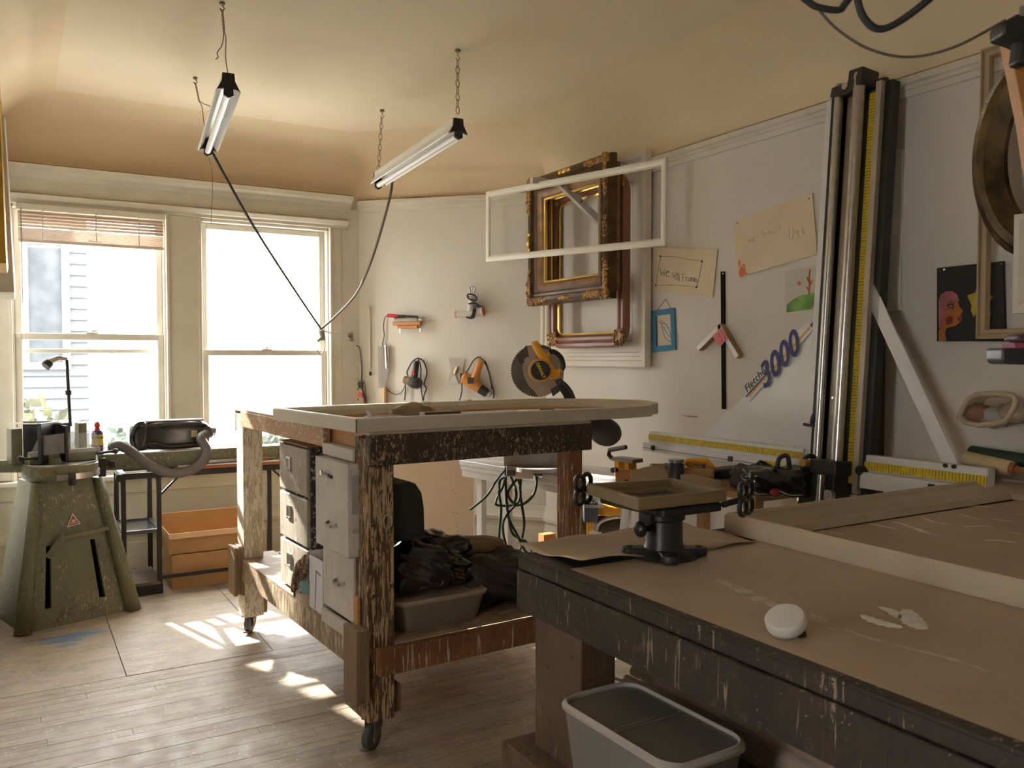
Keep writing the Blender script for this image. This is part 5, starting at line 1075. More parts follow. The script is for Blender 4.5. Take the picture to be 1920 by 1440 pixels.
obj('cord', B().tube(cpath(g4,[(1140,380),(1135,350),(1180,345),(1215,370),(1210,400),(1150,385),(1145,360)],.075), .006, 6).tube(cpath(g4,[(1145,430),(1190,425),(1215,430),(1200,480),(1165,550),(1125,550),(1165,560),(1190,545),(1210,480)],.075), .006, 6).tube(cpath(g4,[(1190,480),(1180,545),(1195,550),(1200,500)],.08), .006, 6), BLACK, g4, smooth=True)
# small items
g5 = cthing('nozzle_pack', 'flat clear pack with metal nozzle beside the orange heat gun', 'pack', *c1(1035,1030), .008)
P = lambda a,b,o=.008: cpt(g5, *c1(a,b), o)
obj('card', B().prism([P(968,915),P(1112,925),P(1090,1040),P(1065,1145),P(962,1140),P(985,1030)], (0,-.004,0)), mclear('pack_film', (.66,.62,.56), .6, .2), g5)
obj('nozzle', B().prism([P(965,1142,.014),P(1022,1060,.014),P(1058,1148,.014)], (0,-.008,0)), STEEL, g5); obj('adapter', B().cyl(P(1022,1060,.016),P(1045,1000,.016),.012,n=10), mplain('brass_old', (.4,.3,.16), .4, .6), g5)
g6 = cthing('hanging_rod', 'thin white rod hanging on the corner wall near the pilaster', 'rod', *c1(257,760), .01)
obj('rod', B().cyl(cpt(g6,*c1(254,455)),cpt(g6,*c1(259,1010)),.006,n=8), WHITE, g6); obj('black_tip', B().cyl(cpt(g6,*c1(259,1040)),cpt(g6,*c1(260,1075)),.009,n=8), BLACK, g6)
g7 = cthing('power_strip', 'beige power strip with black and red plugs on the corner wall', 'power strip', *c1(175,1220), .01)
P = lambda a,b,o=.01: cpt(g7, *c1(a,b), o)
obj('housing', B().prism([P(135,1125),P(205,1125),P(222,1340),P(135,1340)], (0,-.02,0)), mplain('strip_beige', (.55,.47,.36), .5), g7, bevel=.003)
b = B()
for z in (1150,1200,1290): b.cbox(P(150,z,.031), (.008,.002,.016))
obj('socket', b, BLACKM, g7)['kind'] = 'stuff'
obj('black_plug', B().cbox(P(176,1160,.04), (.03,.03,.05)).tube(cpath(g7,[(180,1180),(200,1230),(218,1300),(224,1340)],.035), .006, 6), BLACK, g7); obj('red_plug', B().cbox(P(175,1248,.04), (.035,.03,.03)).tube(cpath(g7,[(185,1260),(200,1290),(206,1330)],.04), .006, 6), mplain('plug_red', (.62,.08,.05), .4), g7)
obj('cord', B().tube(cpath(g7,[(108,760),(130,800),(165,830),(180,950),(185,1050),(180,1125)],.015), .005, 6), mplain('grey_flex', (.12,.1,.08)), g7, smooth=True)
g8 = cthing('dowel', 'wooden dowel in a clear sleeve hanging on the corner wall', 'dowel', *c1(385,1150), .02)
P = lambda a,b,o=.02: cpt(g8, *c1(a,b), o)
obj('wood', B().cyl(P(390,1340),P(390,1185),.017,n=12), mwood('dowel_wood', (205,165,125), (220,185,145), 'z'), g8, smooth='auto'); obj('clear_sleeve', B().prism([P(335,812,.012),P(430,815,.012),P(432,1050,.012),P(400,1190,.012),P(340,1190,.012)], (0,-.012,0)), mclear('sleeve_film', (.50,.46,.41), .45, .2), g8); obj('metal_rod', B().cyl(P(400,800),P(410,1010),.010,n=8), STEEL, g8)

# ================================================================ saw stand in the corner
c0 = PZ(872, 856, .80); c_1 = PZ(1222, 909, .80); c0.z = c_1.z = 0
dvec = (c_1-c0); SL = dvec.length; ang = math.atan2(dvec.y, dvec.x); 
ss = thing('saw_stand', 'long white aluminium saw stand with legs across the corner', 'saw stand', c0, ang)
obj('top', B().box(-.05,SL,.0,.30,.775,.80), mplain('stand_white', (.72,.71,.69), .35, 0, .03), ss, bevel=.003)
for z0,z1,y in ((.745,.775,-.01),(.715,.742,.0),(.67,.712,.012)): obj('front_rail', B().box(-.05,SL,y,y+.04,z0,z1), mplain('stand_alu', (.66,.67,.67), .3, .3, .03), ss, bevel=.003)
for x in (.08, SL-.12): obj('leg', B().box(x,x+.05,.03,.07,0,.68), mplain('stand_alu', (.66,.67,.67), .3, .3, .03), ss, bevel=.003); obj('leg', B().box(x,x+.05,.24,.28,0,.775), mplain('stand_alu', (.66,.67,.67), .3, .3, .03), ss, bevel=.003)
iS = Matrix.Rotation(-ang, 4, 'Z')
def spt(q): return iS @ (Vector(q)-c0)
for k,px in enumerate((1030,1098)):
    p = spt(PZ(px, 857, .80)); p.y = min(max(p.y,.03),.2); c = thing('stand_clamp', ['yellow stand clamp on saw stand left of the brown bench leg','yellow stand clamp on saw stand right of the brown bench leg'][k], 'clamp', c0+Matrix.Rotation(ang,3,'Z')@Vector((p.x,p.y,.80)), ang)
    obj('bracket', B().prism([(-.05,-.02,-.03),(-.03,-.02,.035),(.05,-.02,.045),(.055,-.02,-.0),(.02,-.02,.0),(.0,-.02,.02),(-.02,-.02,-.03)], (0,.06,0)), YEL, c, bevel=.003); obj('lock_screw', B().cyl((-.035,-.03,-.02),(-.035,-.01,-.02),.01,n=8), BLACK, c)
rp_ = spt(PZ(1186,894,.80)); rp_.y = .05; c = thing('roller_stop', 'yellow work stop with black lever at end of the saw stand', 'clamp', c0+Matrix.Rotation(ang,3,'Z')@Vector((rp_.x,rp_.y+.02,.80)), ang)
obj('body', B().box(-.05,-.02,-.02,.04,0,.085).box(.02,.05,-.02,.04,0,.085).box(-.05,.05,-.02,.04,0,.02), YEL, c, bevel=.002); obj('top_bar', B().box(-.06,.085,-.03,.05,.085,.105), mplain('stop_grey', (.25,.23,.19), .4, .4), c, bevel=.002)
obj('lever', B().tube([(-.06,-.03,.10),(-.08,-.03,.115),(-.075,-.03,.14),(.04,-.03,.165)], .012, 8), BLACK, c, smooth='auto'); obj('knob', B().cyl((-.035,-.05,.04),(-.035,-.02,.04),.014,n=10).cyl((.025,-.05,.035),(.025,-.02,.035),.016,n=10), BLACK, c, smooth='auto')
t = thing('glass_offcut', 'green edged glass offcut lying on the saw stand', 'glass', c0+Matrix.Rotation(ang,3,'Z')@Vector((spt(PZ(1150,867,.80)).x,.10,.801)), ang); obj('pane', B().box(-.14,.12,-.08,.1,0,.004), GL, t); obj('green_edge', B().box(-.14,.12,-.0815,-.080,0,.004), mplain('glass_edge', (.02,.16,.10), .2), t)
# mitre saw standing on it, head raised
q0 = PD(1007, 690, 4.55); sw = thing('mitre_saw', 'yellow mitre saw with raised toothed blade on the saw stand', 'saw', (q0.x,q0.y,.801), -YAW)
def sp(a, b, dy=0): 
    q = PD(920+a/6, 620+b/6, 4.55+dy)-Vector(sw.location); return Matrix.Rotation(YAW,3,'Z') @ q
cb_ = sp(525,450,.03); Rb = (sp(525,450,.03)-sp(222,450,.03)).length
teeth = []
for i in range(60):
    a = 2*PI*i/60; a2 = 2*PI*(i+.55)/60
    teeth += [cb_+Vector((Rb*1.0*math.cos(a),0,Rb*math.sin(a))), cb_+Vector((Rb*.955*math.cos(a2),0,Rb*.955*math.sin(a2)))]
obj('blade', B().prism(teeth, (0,.003,0)), mplain('blade_steel', (.20,.17,.14), .35, .7, .3, 6), sw)
gd = [sp(a,b,.0) for a,b in ((405,165),(470,185),(560,190),(650,215),(740,260),(800,340),(825,430),(820,540),(770,620),(700,690),(620,735),(540,750),(500,690),(430,620),(385,540),(360,430),(370,340),(400,300))]
obj('blade_guard', B().prism(gd, (0,.02,0)), mplain('guard_tan_steel', (.42,.34,.25), .38, .6, .2, 5), sw, bevel=.003)
SMK = mplain('guard_smoke', (.07,.06,.055), .3); obj('guard_dark_segment', B().prism([sp(a,b,-.006) for a,b in ((290,290),(405,160),(430,290),(370,310),(380,360),(330,380))], (0,.01,0)), SMK, sw); obj('guard_dark_segment', B().prism([sp(a,b,-.006) for a,b in ((670,660),(760,610),(780,680),(700,740))], (0,.01,0)), SMK, sw)
mo = sp(555,445,-.02); obj('motor_housing', B().cyl(mo, mo+Vector((0,-.09,0)), .064, .06, 24), mplain('housing_orange', (.72,.36,.07), .4), sw, smooth='auto')
mc = obj('motor_cap', B().cyl(mo+Vector((0,-.091,0)), mo+Vector((0,-.105,0)), .052, .048, 24), BLACK, sw, smooth='auto')
text('lettering', 'DEWALT', .022, mplain('badge_yellow', (.80,.62,.03)), mc, mo+Vector((0,-.107,0)), Vector((.42,0,-.9)), Vector((.9,0,.42)), align='CENTER', bold=.0008)
obj('motor_plate', B().prism([sp(a,b,-.012) for a,b in ((395,410),(440,375),(560,330),(600,500),(480,540))], (0,.03,0)), mplain('plate_grey', (.3,.27,.23), .4, .5), sw)
obj('yellow_arm', B().prism([sp(a,b,-.03) for a,b in ((560,310),(660,235),(672,268),(645,295),(735,440),(780,415),(803,450),(780,480),(790,505),(680,552),(645,520),(665,450),(620,340))], (0,.05,0)), YEL, sw, bevel=.004)
obj('handle', B().tube([sp(492,118,-.03),sp(500,150,-.03),sp(545,235,-.03),sp(600,310,-.03),sp(640,345,-.03)], .02, 12, rr=[.016,.021,.022,.021,.02]), YEL, sw, smooth='auto')
obj('handle_grip', B().tube(smoothpath([sp(655,240,-.01),sp(720,240,-.01),sp(790,300,-.01),sp(818,390,-.01),sp(800,440,-.01)]), .013, 8), BLACK, sw, smooth='auto')
obj('pivot_arm', B().prism([sp(a,b,.0) for a,b in ((700,550),(770,535),(880,640),(945,750),(830,752),(770,660))], (0,.04,0)), BLACKM, sw, bevel=.004)
obj('hose', B().tube(smoothpath([sp(770,545,-.02),sp(860,620,-.02),sp(915,700,-.02),sp(940,770,-.02)]), .008, 8), BLACK, sw, smooth=True)
obj('base', B().cyl((0.01,.06,0),(0.01,.06,.022),.13,.13,24).box(-.16,.20,.06,.10,.0,.022).box(-.18,.22,.08,.10,.02,.10), mplain('saw_base', (.42,.41,.39), .4, .3), sw, smooth='auto')
obj('pivot_post', B().prism([sp(a,b,.0) for a,b in ((825,745),(950,745),(985,900),(830,900))], (0,.05,0)), BLACKM, sw, bevel=.004)
dbg = PD(1133, 808, 4.6); t = thing('dust_bag', 'dark cloth dust bag hanging behind the saw at frame end', 'bag', dbg); obj('cloth', B().ell((0,0,0),(.10,.08,.075),24,16,lambda u: 1+.07*math.sin(6*u.x+4*u.y), Matrix.Rotation(.5,3,'Y')), mplain('bag_charcoal', (.045,.035,.032), .8, 0, .2), t, smooth=True); obj('collar', B().cyl((-.09,.0,.045),(-.16,.02,.07),.025,n=12), BLACK, t, smooth='auto')
# green cords hanging under the stand
GC = mplain('green_cable', (.028,.045,.030), .75, 0, .1, 9, 0, .2)
es = thing('cord_bundle', 'tangle of dark green extension cords hanging under the saw stand', 'cord', PD(950,870,4.75))
o = Vector(es.location)
def ep(l, d=4.72): return smoothpath([PD(860+a/5.54, 800+b/5.54, d+.03*math.sin(i*2.1))-o for i,(a,b) in enumerate(l)], 8)
for l in ([(485,420),(490,600),(500,800),(520,950),(560,1110),(700,1200),(760,1290)],[(490,520),(430,560),(420,700),(440,850),(420,1150),(460,1290),(560,1380),(640,1400)],[(470,460),(380,580),(290,720),(120,860)],[(500,430),(560,560),(600,700),(570,790),(510,700),(560,600),(620,520),(600,500)],[(545,420),(620,560),(640,720),(600,800),(500,820),(390,810),(400,740),(460,620),(490,520)],[(790,450),(810,560),(780,700),(680,800),(560,820)],[(650,500),(640,700),(680,980),(660,1150),(640,1270),(560,1340),(500,1260),(460,1080),(480,950),(600,800)],[(500,900),(540,1000),(620,1150),(690,1290),(740,1310),(765,1260)],[(560,1400),(600,1440),(700,1420),(640,1385),(560,1420)]):
    obj('cord', B().tube(ep(l), .0075, 6), GC, es, smooth=True)
bxp = PD(860+680/5.54, 800+455/5.54, 4.7)-o; obj('outlet_box', B().cbox(bxp, (.10,.05,.09), Matrix.Rotation(-YAW,3,'Z')), mplain('outlet_white', (.62,.63,.66), .4), es, bevel=.006)
for s in (-1,1): obj('adapter', B().cbox(bxp+Matrix.Rotation(-YAW,3,'Z')@Vector((s*.075,0,.01)), (.05,.06,.08), Matrix.Rotation(-YAW,3,'Z')), mplain('adapter_grey', (.10,.10,.11), .4), es, bevel=.008)
t = tag(obj('pine_post', B().box(-.05,.02,0,.05,0,.52), mwood('pine_offcut', (170,110,60), (190,130,75), 'z')), 'short pine board standing left of the brown bench leg', 'board'); t.location = PD(1035, 1030, 4.3); t.location.z = 0

# ================================================================ compressor, sticks, toolbox, bags beyond the near bench
cm = thing('air_compressor', 'yellow portable compressor on the floor behind bench leg', 'compressor', (2.55,3.55,0), -YAW)
def kp(a, b, d): q = PD(1080+a/5.333, 820+b/5.333, d)-Vector(cm.location); return Matrix.Rotation(YAW,3,'Z') @ q
D0 = 4.3
obj('yellow_deck', B().prism([kp(50,710,D0),kp(200,665,D0),kp(470,720,D0),kp(450,810,D0),kp(240,780,D0),kp(60,760,D0)], (0,.2,0)), YEL, cm, bevel=.006)
obj('blue_block', B().cbox(kp(140,735,D0-.02), (.07,.12,.10)), mplain('battery_blue', (.05,.065,.095), .4, 0, .3, 40), cm, bevel=.005); obj('block_top', B().cbox(kp(165,668,D0-.02), (.10,.13,.015)), STEEL, cm)
obj('tank', B().cyl(kp(60,930,D0+.12),kp(480,900,D0+.12),.07,n=18).cyl(kp(60,1010,D0+.12),kp(480,1000,D0+.12),.06,n=18), mplain('tank_dark', (.07,.065,.05), .5, .3), cm, smooth='auto')
obj('side_plate', B().cbox(kp(150,930,D0+.05), (.05,.03,.24)), YEL, cm, bevel=.006)
for l in ([(180,690),(210,720),(190,800),(190,880),(205,950),(215,1060)],[(470,790),(330,810),(240,850),(210,920),(230,1000),(225,1060)],[(60,640),(140,610),(185,640)]): obj('pipe', B().tube(smoothpath([kp(a,b,D0-.04) for a,b in l]), .011, 8), mplain('pipe_steel', (.42,.40,.38), .3, .8), cm, smooth=True)
obj('regulator', B().cyl(kp(170,985,D0-.08),kp(170,985,D0-.04),.028,n=14).cyl(kp(200,970,D0-.06),kp(255,970,D0-.06),.012,n=8), mplain('regulator_white', (.7,.68,.64), .4), cm, smooth='auto')
obj('frame_base', B().box(-.22,.24,-.02,.26,.0,.04).box(-.22,-.16,0,.24,.04,.46).box(.18,.24,0,.24,.04,.46), mplain('tank_dark', (.07,.065,.05), .5, .3), cm)
def stick(label, a, b, w, mat, d):
    p = PD(1080+a[0]/5.333, 820+a[1]/5.333, d); q = PD(1080+b[0]/5.333, 820+b[1]/5.333, d); dd_ = (q-p); f = p.z/max(p.z-q.z,.01); q2 = p+dd_*f*.999
    t = thing('moulding_stick', label, 'moulding', q2); obj('length', B().bar(p-q2, Vector((0,0,.012)), w, .02), mat, t, bevel=.003); obj('lip', B().bar(p-q2+Vector((.006,-.012,0)), Vector((.006,-.012,.014)), w*.4, .01), mat, t)
MWH = mplain('moulding_white', (.74,.72,.68), .4)
stick('white moulding length leaning right of the compressor', (510,700), (475,1020), .05, MWH, 3.75); stick('white moulding length leaning behind the cast iron pedestal', (640,720), (660,990), .03, MWH, 3.8); stick('orange painted stick leaning beside the pedestal column', (682,720), (682,880), .02, mplain('stick_orange', (.65,.22,.05), .5), 3.85)
# low table carrying toolbox, bags and open carton under the cutter
lt = thing('side_table', 'low plywood table under the sheet cutter holding tools', 'table', (2.72,2.56,0))
obj('top', B().box(0,.46,0,.80,.80,.83), mwood('ply_edge', (150,112,70), (170,130,88), 'y'), lt, bevel=.003)
for (x,y) in ((.02,.02),(.39,.02),(.02,.73),(.39,.73)): obj('leg', B().box(x,x+.05,y,y+.05,0,.80), mwood('ply_edge', (150,112,70), (170,130,88), 'y'), lt)
def g3p(px, py, z): q = PZ(px, py, z); return q
pb_ = PD(1080+620/4, 800+345/4, 3.62)
cbx = thing('open_carton', 'open cardboard carton with raised flaps behind the tray stand', 'box', (2.80,3.12,.831), -YAW)
def op_(a, b, d): q = PD(1080+a/4, 800+b/4, d)-Vector(cbx.location); return Matrix.Rotation(YAW,3,'Z') @ q
obj('body', B().box(-.14,.14,-.10,-.095,0,.06).box(-.14,.14,.08,.085,0,.06).box(-.14,-.135,-.10,.08,0,.06).box(.135,.14,-.10,.08,0,.06).box(-.14,.14,-.10,.08,0,.004), CARD, cbx)
TAN = mplain('carton_tan', (.36,.255,.14), .85, 0, .05)
obj('flap', B().prism([op_(418,450,4.0),op_(415,330,4.0),op_(540,300,4.0),(op_(672,285,4.0)),op_(672,450,4.0)], (0,.005,0)), TAN, cbx); obj('flap', B().prism([op_(780,480,3.85),op_(785,360,3.85),op_(880,355,3.85),op_(1020,390,3.85),op_(1085,400,3.85),op_(1085,500,3.85)], (0,.005,0)), TAN, cbx)
ob = thing('orange_panel', 'peach coloured panel with two bolts beside the open carton', 'panel', (2.66,3.42,.80), -YAW)
def oq(a, b, d): q = PD(1080+a/4, 800+b/4, d)-Vector(ob.location); return Matrix.Rotation(YAW,3,'Z') @ q
obj('panel', B().prism([oq(292,318,4.15),oq(415,325,4.15),oq(415,450,4.15),oq(330,450,4.15),oq(300,420,4.15)], (0,.02,0)), mplain('peach_paint', (.62,.33,.16), .5), ob, bevel=.003); b = B(); b.cyl(oq(307,328,4.14),oq(307,328,4.16),.009,n=8).cyl(oq(380,412,4.14),oq(380,412,4.16),.010,n=8); obj('bolt', b, BLACKM, ob)
tbx = thing('tool_box', 'black tool box crammed with clamps behind the open carton', 'tool box', (2.92,3.10,.831), -YAW)
def tq(a, b, d): q = PD(1080+a/4, 800+b/4, d)-Vector(tbx.location); return Matrix.Rotation(YAW,3,'Z') @ q
obj('tub', B().prism([tq(690,420,4.1),tq(690,300,4.1),tq(715,290,4.1),tq(730,330,4.1),tq(890,345,4.1),tq(1240,310,4.1),tq(1230,420,4.1)], (0,.12,0)), BLACK, tbx, bevel=.006)
obj('lid_edge', B().bar(tq(890,345,4.07),tq(1240,308,4.07),.01,.012), STEEL, tbx)
cl_ = thing('spring_clamp', 'yellow quick clamp lying on top of black tool box', 'clamp', PD(1080+930/4, 800+300/4, 4.12), -YAW)
def yq(a, b, d=4.12): q = PD(1080+a/4, 800+b/4, d)-Vector(cl_.location); return Matrix.Rotation(YAW,3,'Z') @ q
obj('body', B().tube([yq(815,275),yq(830,262),yq(980,258),yq(1000,280),yq(1045,320)], .014, 8, rr=[.01,.014,.016,.014,.01]), YEL, cl_, smooth='auto'); obj('jaw', B().bar(yq(815,320),yq(890,330),.04,.03).bar(yq(900,320),yq(950,315),.02,.03), STEEL, cl_, bevel=.003); obj('handle', B().tube([yq(835,275),yq(890,315),yq(920,325)], .012, 8), YEL, cl_, smooth='auto')
t = thing('jar', 'small black jar between the two carton flaps', 'jar', (lambda q: (q.x,q.y,.892))(PD(1080+750/4, 800+415/4, 3.93))); obj('glass', B().lathe([(.03,-.06),(.035,-.055),(.035,.03),(.028,.04),(0,.04)], 18), BLACK, t, smooth='auto'); obj('lid', B().cyl((0,0,.04),(0,0,.055),.036,n=18), mplain('jar_lid', (.25,.24,.22), .3, .6), t, smooth='auto')
def dbag(name, label, px, py, d, dims, mat, seed):
    c = PD(px, py, d); t = thing(name, label, 'bag', (c.x,c.y,.831), -YAW); rnd = random.Random(seed); a, b_ = rnd.random()*6, rnd.random()*6
    obj('film', B().ell((0,0,dims[2]*.92), dims, 40, 24, lambda u: rbox(u)*.92*(1+.10*math.sin(7*u.x+a)*math.sin(6*u.y+b_)+.05*math.sin(15*u.x+9*u.z))), mat, t, smooth=True); return t
t = dbag('black_bag', 'black glossy bag of tools lying under the sheet cutter', 1462, 905, 3.60, (.17,.09,.066), FOIL, 2)
for s in (-.02,.09): obj('handle_loop', B().tube(smoothpath([(s,-.02,.11),(s+.01,-.02,.16),(s+.045,-.02,.17),(s+.055,-.02,.11)]), .010, 8), BLACK, t, smooth=True)
obj('red_patch', B().ell((-.05,-.095,.03),(.022,.006,.014),12,8), mplain('patch_red', (.4,.02,.03)), t)
t = dbag('black_bag', 'dull black bag slumped left of the glossy one', 1415, 905, 3.78, (.11,.08,.058), mplain('dull_black_bag', (.02,.019,.018), .55, 0, .3), 6); obj('tie', B().tube([(0,0,.10),(.02,-.01,.125),(.05,0,.115)], .008, 6), BLACK, t)
bk_ = thing('white_bucket', 'white plastic bucket on the floor behind the bench frame corner', 'bucket', (2.30,2.62,0)); obj('shell', B().lathe([(.12,0),(.15,.55),(.155,.56),(.155,.58),(.147,.58),(.117,.01)], 28), mplain('bucket_white', (.72,.69,.62), .4), bk_, smooth='auto'); obj('rim', B().lathe([(.15,.56),(.16,.56),(.16,.585),(.15,.585)], 28), mplain('bucket_white', (.72,.69,.62), .4), bk_, smooth='auto')
t = thing('paint_roller', 'tan roller lying on the ledge right of the cutter arm', 'roller', PX(1860,872,3.08)); obj('sleeve', B().cyl((0,.10,.015),(0,-.07,-.005),.028,n=16), mplain('roller_tan', (.55,.43,.26), .8), t, smooth='auto'); obj('end_cap', B().cyl((0,-.07,-.005),(0,-.085,-.007),.024,n=14).cyl((0,-.085,-.007),(0,-.16,-.015),.014,n=10), mwood('roller_wood', (140,90,50), (160,105,65), 'y'), t, smooth='auto')
t = thing('green_tube', 'dark green rolled tube lying behind the tan roller', 'tube', PX(1880,868,3.16)); obj('roll', B().cyl((0,.12,.02),(0,-.2,.0),.035,n=16), mplain('tube_green', (.02,.05,.035), .5), t, smooth='auto'); obj('core', B().cyl((0,-.2,0),(0,-.205,0),.02,n=12), BLACK, t)
t = thing('wall_ledge', 'narrow wooden ledge under roller and tube on the right wall', 'shelf', (XR,1.75,.905)); obj('board', B().box(-.22,0,-.5,.20,-.02,.0), mwood('ply_edge', (150,112,70), (170,130,88), 'y'), t); obj('bracket', B().box(-.18,0,-.2,-.17,-.15,-.02), DBR, t)

# ================================================================ near bench
KP = NM('kraft_paper'); co = KP.coords(); k = KP.mix(KP.ramp(KP.noise(2.2, co, 5), .3, .7), (.36,.255,.165,1), (.50,.375,.255,1))
wv = KP.noise(5, KP.coords((1,3,1)), 6, .72); k = KP.mix(KP.ramp(wv, .61, .66), k, (.42,.34,.25,1)); k = KP.mix(KP.ramp(KP.noise(34, co, 4), .70, .74), k, (.45,.38,.30,1)); k = KP.mix(KP.ramp(KP.noise(19, co, 5), .70, .76), k, (.10,.065,.04,1)); KP.col(k); KP.rough(.42); KP.bump(KP.noise(8, co, 4), .2, .01); KP = KP.m
NBF = msplat('near_bench_dark', (44,36,29), (58,47,38), (140,124,96), .635, 'z', 70, long=.09, drip2=(72,60,47), amt2=.58)
NBL = msplat('near_leg_brown', (104,80,58), (82,62,44), (130,108,82), .64, 'z', 40, chip=(45,34,26))
nb = thing('work_table', 'big dark timber work table covered in brown paper, nearest the camera', 'table', (1.09,1.82,0))
ZT_ = .92
obj('top', B().box(.0,2.10,-1.60,-.0,ZT_-.035,ZT_-.004), NBF, nb, bevel=.004)
obj('front_beam', B().box(-.005,.04,-1.60,-.0,ZT_-.138,ZT_-.037), NBF, nb, bevel=.004); obj('end_beam', B().box(.04,2.1,-.045,-.0,ZT_-.155,ZT_-.037), NBF, nb, bevel=.004)
for (x,y) in ((.012,-.26),(.012,-1.5),(1.95,-.26),(1.95,-1.5)): obj('leg', B().box(x,x+.10,y,y+.20,.0,ZT_-.05), NBL, nb, bevel=.005)
obj('stretcher', B().box(-.05,.10,-1.6,.0,.30,.455), NBL, nb, bevel=.006); obj('shelf', B().box(.22,2.0,-1.6,-.06,.48,.50), mplain('shelf_dark', (.05,.04,.03), .8), nb)
b = B(); rnd = random.Random(11)
# crusty edge board on top of the near side
obj('edge_strip', B().box(.0,.05,-1.6,-.0,ZT_-.004,ZT_+.001), NBF, nb)
# paper sheets
pp = thing('paper_sheet', 'brown kraft paper sheet covering the work table', 'paper', (1.09,1.82,ZT_)); obj('sheet', B().box(.03,2.08,-1.58,-.19,-.003,.0012), KP, pp)
def grid(x0,x1,y0,y1,nx,ny,f):
    b = B(); vs = [Vector((x0+(x1-x0)*i/nx, y0+(y1-y0)*j/ny, f(i/nx,j/ny))) for j in range(ny+1) for i in range(nx+1)]
    b.add(vs, [(j*(nx+1)+i, j*(nx+1)+i+1, (j+1)*(nx+1)+i+1, (j+1)*(nx+1)+i) for j in range(ny) for i in range(nx)]); return b
p2 = thing('paper_sheet', 'buckled brown paper sheet at far end of the work table, edge lifting', 'paper', (1.09,1.82,ZT_))
o_ = obj('sheet', grid(.045,.62,-.215,.085,26,12, lambda u,v: .004+.018*max(0,1-v*2.2)*(.55+.45*math.cos(u*5))*(1-u)*1.2+.006*math.sin(u*9+v*5)**2), KP, p2, smooth=True); m = o_.modifiers.new('thickness','SOLIDIFY'); m.thickness = .0012
ST = mplain('paint_smear', (.78,.74,.65), .6, 0, .15, 20); STB = mplain('glue_strip', (.66,.57,.45), .6, 0, .3, 30)
sm = thing('paint_smears', 'dried pale paint smears and glue strip across the brown paper', 'paint', (0,0,ZT_+.0013))
def smear(pts, w, mat=ST, z=0):
    q = [PZ(*p, ZT_) for p in pts]; q = smoothpath([Vector((p.x,p.y,z)) for p in q], 6); L_s, R_s = [], []; n = len(q)
    for i,p in enumerate(q):
        d = (q[min(i+1,n-1)]-q[max(i-1,0)]).normalized(); s = Vector((-d.y,d.x,0)); k = w*(math.sin(PI*(i+.6)/(n+.2))**.6)*(1+.2*math.sin(i*2.3)); L_s.append(p+s*k); R_s.append(p-s*k)
    vs = L_s+R_s; return B().add([v+Vector((0,0,.0006)) for v in vs], [(i,i+1,n+i+1,n+i)[::-1] for i in range(n-1)])
def j5(l): return [(1340+a/3.272, 860+b/3.272) for a,b in l]
for l,w in (([(905,965),(980,1000),(1090,1030),(1150,1035)],.016),([(1010,915),(1080,940),(1130,985)],.012),([(1180,930),(1200,980),(1230,1020),(1280,1055)],.022),([(1100,390),(1200,420),(1290,455),(1380,475)],.011),([(1270,360),(1340,390),(1460,410)],.008),([(1520,420),(1600,418),(1690,415)],.008),([(1660,508),(1740,505),(1860,522)],.010),([(950,400),(1040,420),(1120,435)],.010),([(1530,295),(1620,295),(1720,298)],.007),([(1690,375),(1770,382),(1840,388)],.007),([(700,455),(760,462),(800,468)],.006),([(1800,455),(1850,460),(1890,465)],.006),([(1820,340),(1870,345),(1895,350)],.005),([(1500,345),(1560,360),(1640,378)],.006)):
    obj('smear', smear(j5(l), w), ST, sm)
for l,w in (([(0,745),(120,790),(240,850),(330,890),(430,930)],.018),([(580,960),(640,990),(680,1005)],.014),([(700,1050),(760,1050),(820,1060)],.006),([(820,1060),(960,1110),(1200,1170),(1500,1250),(1700,1320)],.006)): obj('glue_strip', smear(j5(l), w, STB, .0), STB, sm)
# frame lying on the bench
BF = mplain('primed_cream_frame', (.46,.37,.255), .5, 0, .04, 3)
fp = [Vector((1.735,1.75,0)), Vector((1.700,.30,0)), Vector((3.08,.30,0)), Vector((3.13,1.76,0))]
bf_ = thing('picture_frame', 'large cream picture frame lying on brown paper of the work table', 'picture frame', (2.4,1.05,ZT_+.002)); fq = loc_quad(fp, (2.4,1.05,0))
b = B(); moulding(b, fq, (0,0,1), [(0,0),(0,.048),(.006,.056),(.016,.056),(.020,.048),(.030,.046),(.036,.040),(.075,.034),(.085,.024),(.105,.020),(.11,.012),(.115,0)]); obj('moulding', b, BF, bf_, smooth='auto')
b = B(); moulding(b, inset(fq, Vector((0,0,-1)), .115) if False else [q*.925 for q in fq], (0,0,1), [(0,0),(0,.010),(.01,.010),(.01,0)]); obj('rabbet', b, mplain('rabbet_dark', (.22,.15,.08), .7), bf_)
# cast iron pedestal with tray frame
pd = thing('vise_pedestal', 'black cast iron pedestal vise with a wooden tray frame on top', 'vise', (1.40,1.62,ZT_+.002), .0)
CI = mplain('cast_iron_black', (.026,.026,.027), .38, .2, .25, 25, .25)
obj('column', B().lathe([(.085,.0),(.075,.012),(.052,.02),(.046,.035),(.045,.09),(.052,.095),(.052,.115),(.043,.12),(.04,.14)], 28), CI, pd, smooth='auto')
for k in range(4):
    a = PI/4*1.0+k*PI/2+.25; d = Vector((math.cos(a),math.sin(a),0)); n = Vector((-d.y,d.x,0))
    pts = [d*.03+n*.030, d*.07+n*.022] + [d*.085+ (d*math.cos(q)+n*math.sin(q))*.024 for q in (1.2,.6,0,-.6,-1.2)] + [d*.07-n*.022, d*.03-n*.030]
    f = obj('foot', B().prism(pts, (0,0,.022)), CI, pd, bevel=.005); obj('bolt_hole', B().cyl(d*.087+Vector((0,0,.0225)), d*.087+Vector((0,0,.024)), .008, n=10), mplain('hole_black', (.006,.006,.006), .9), f)
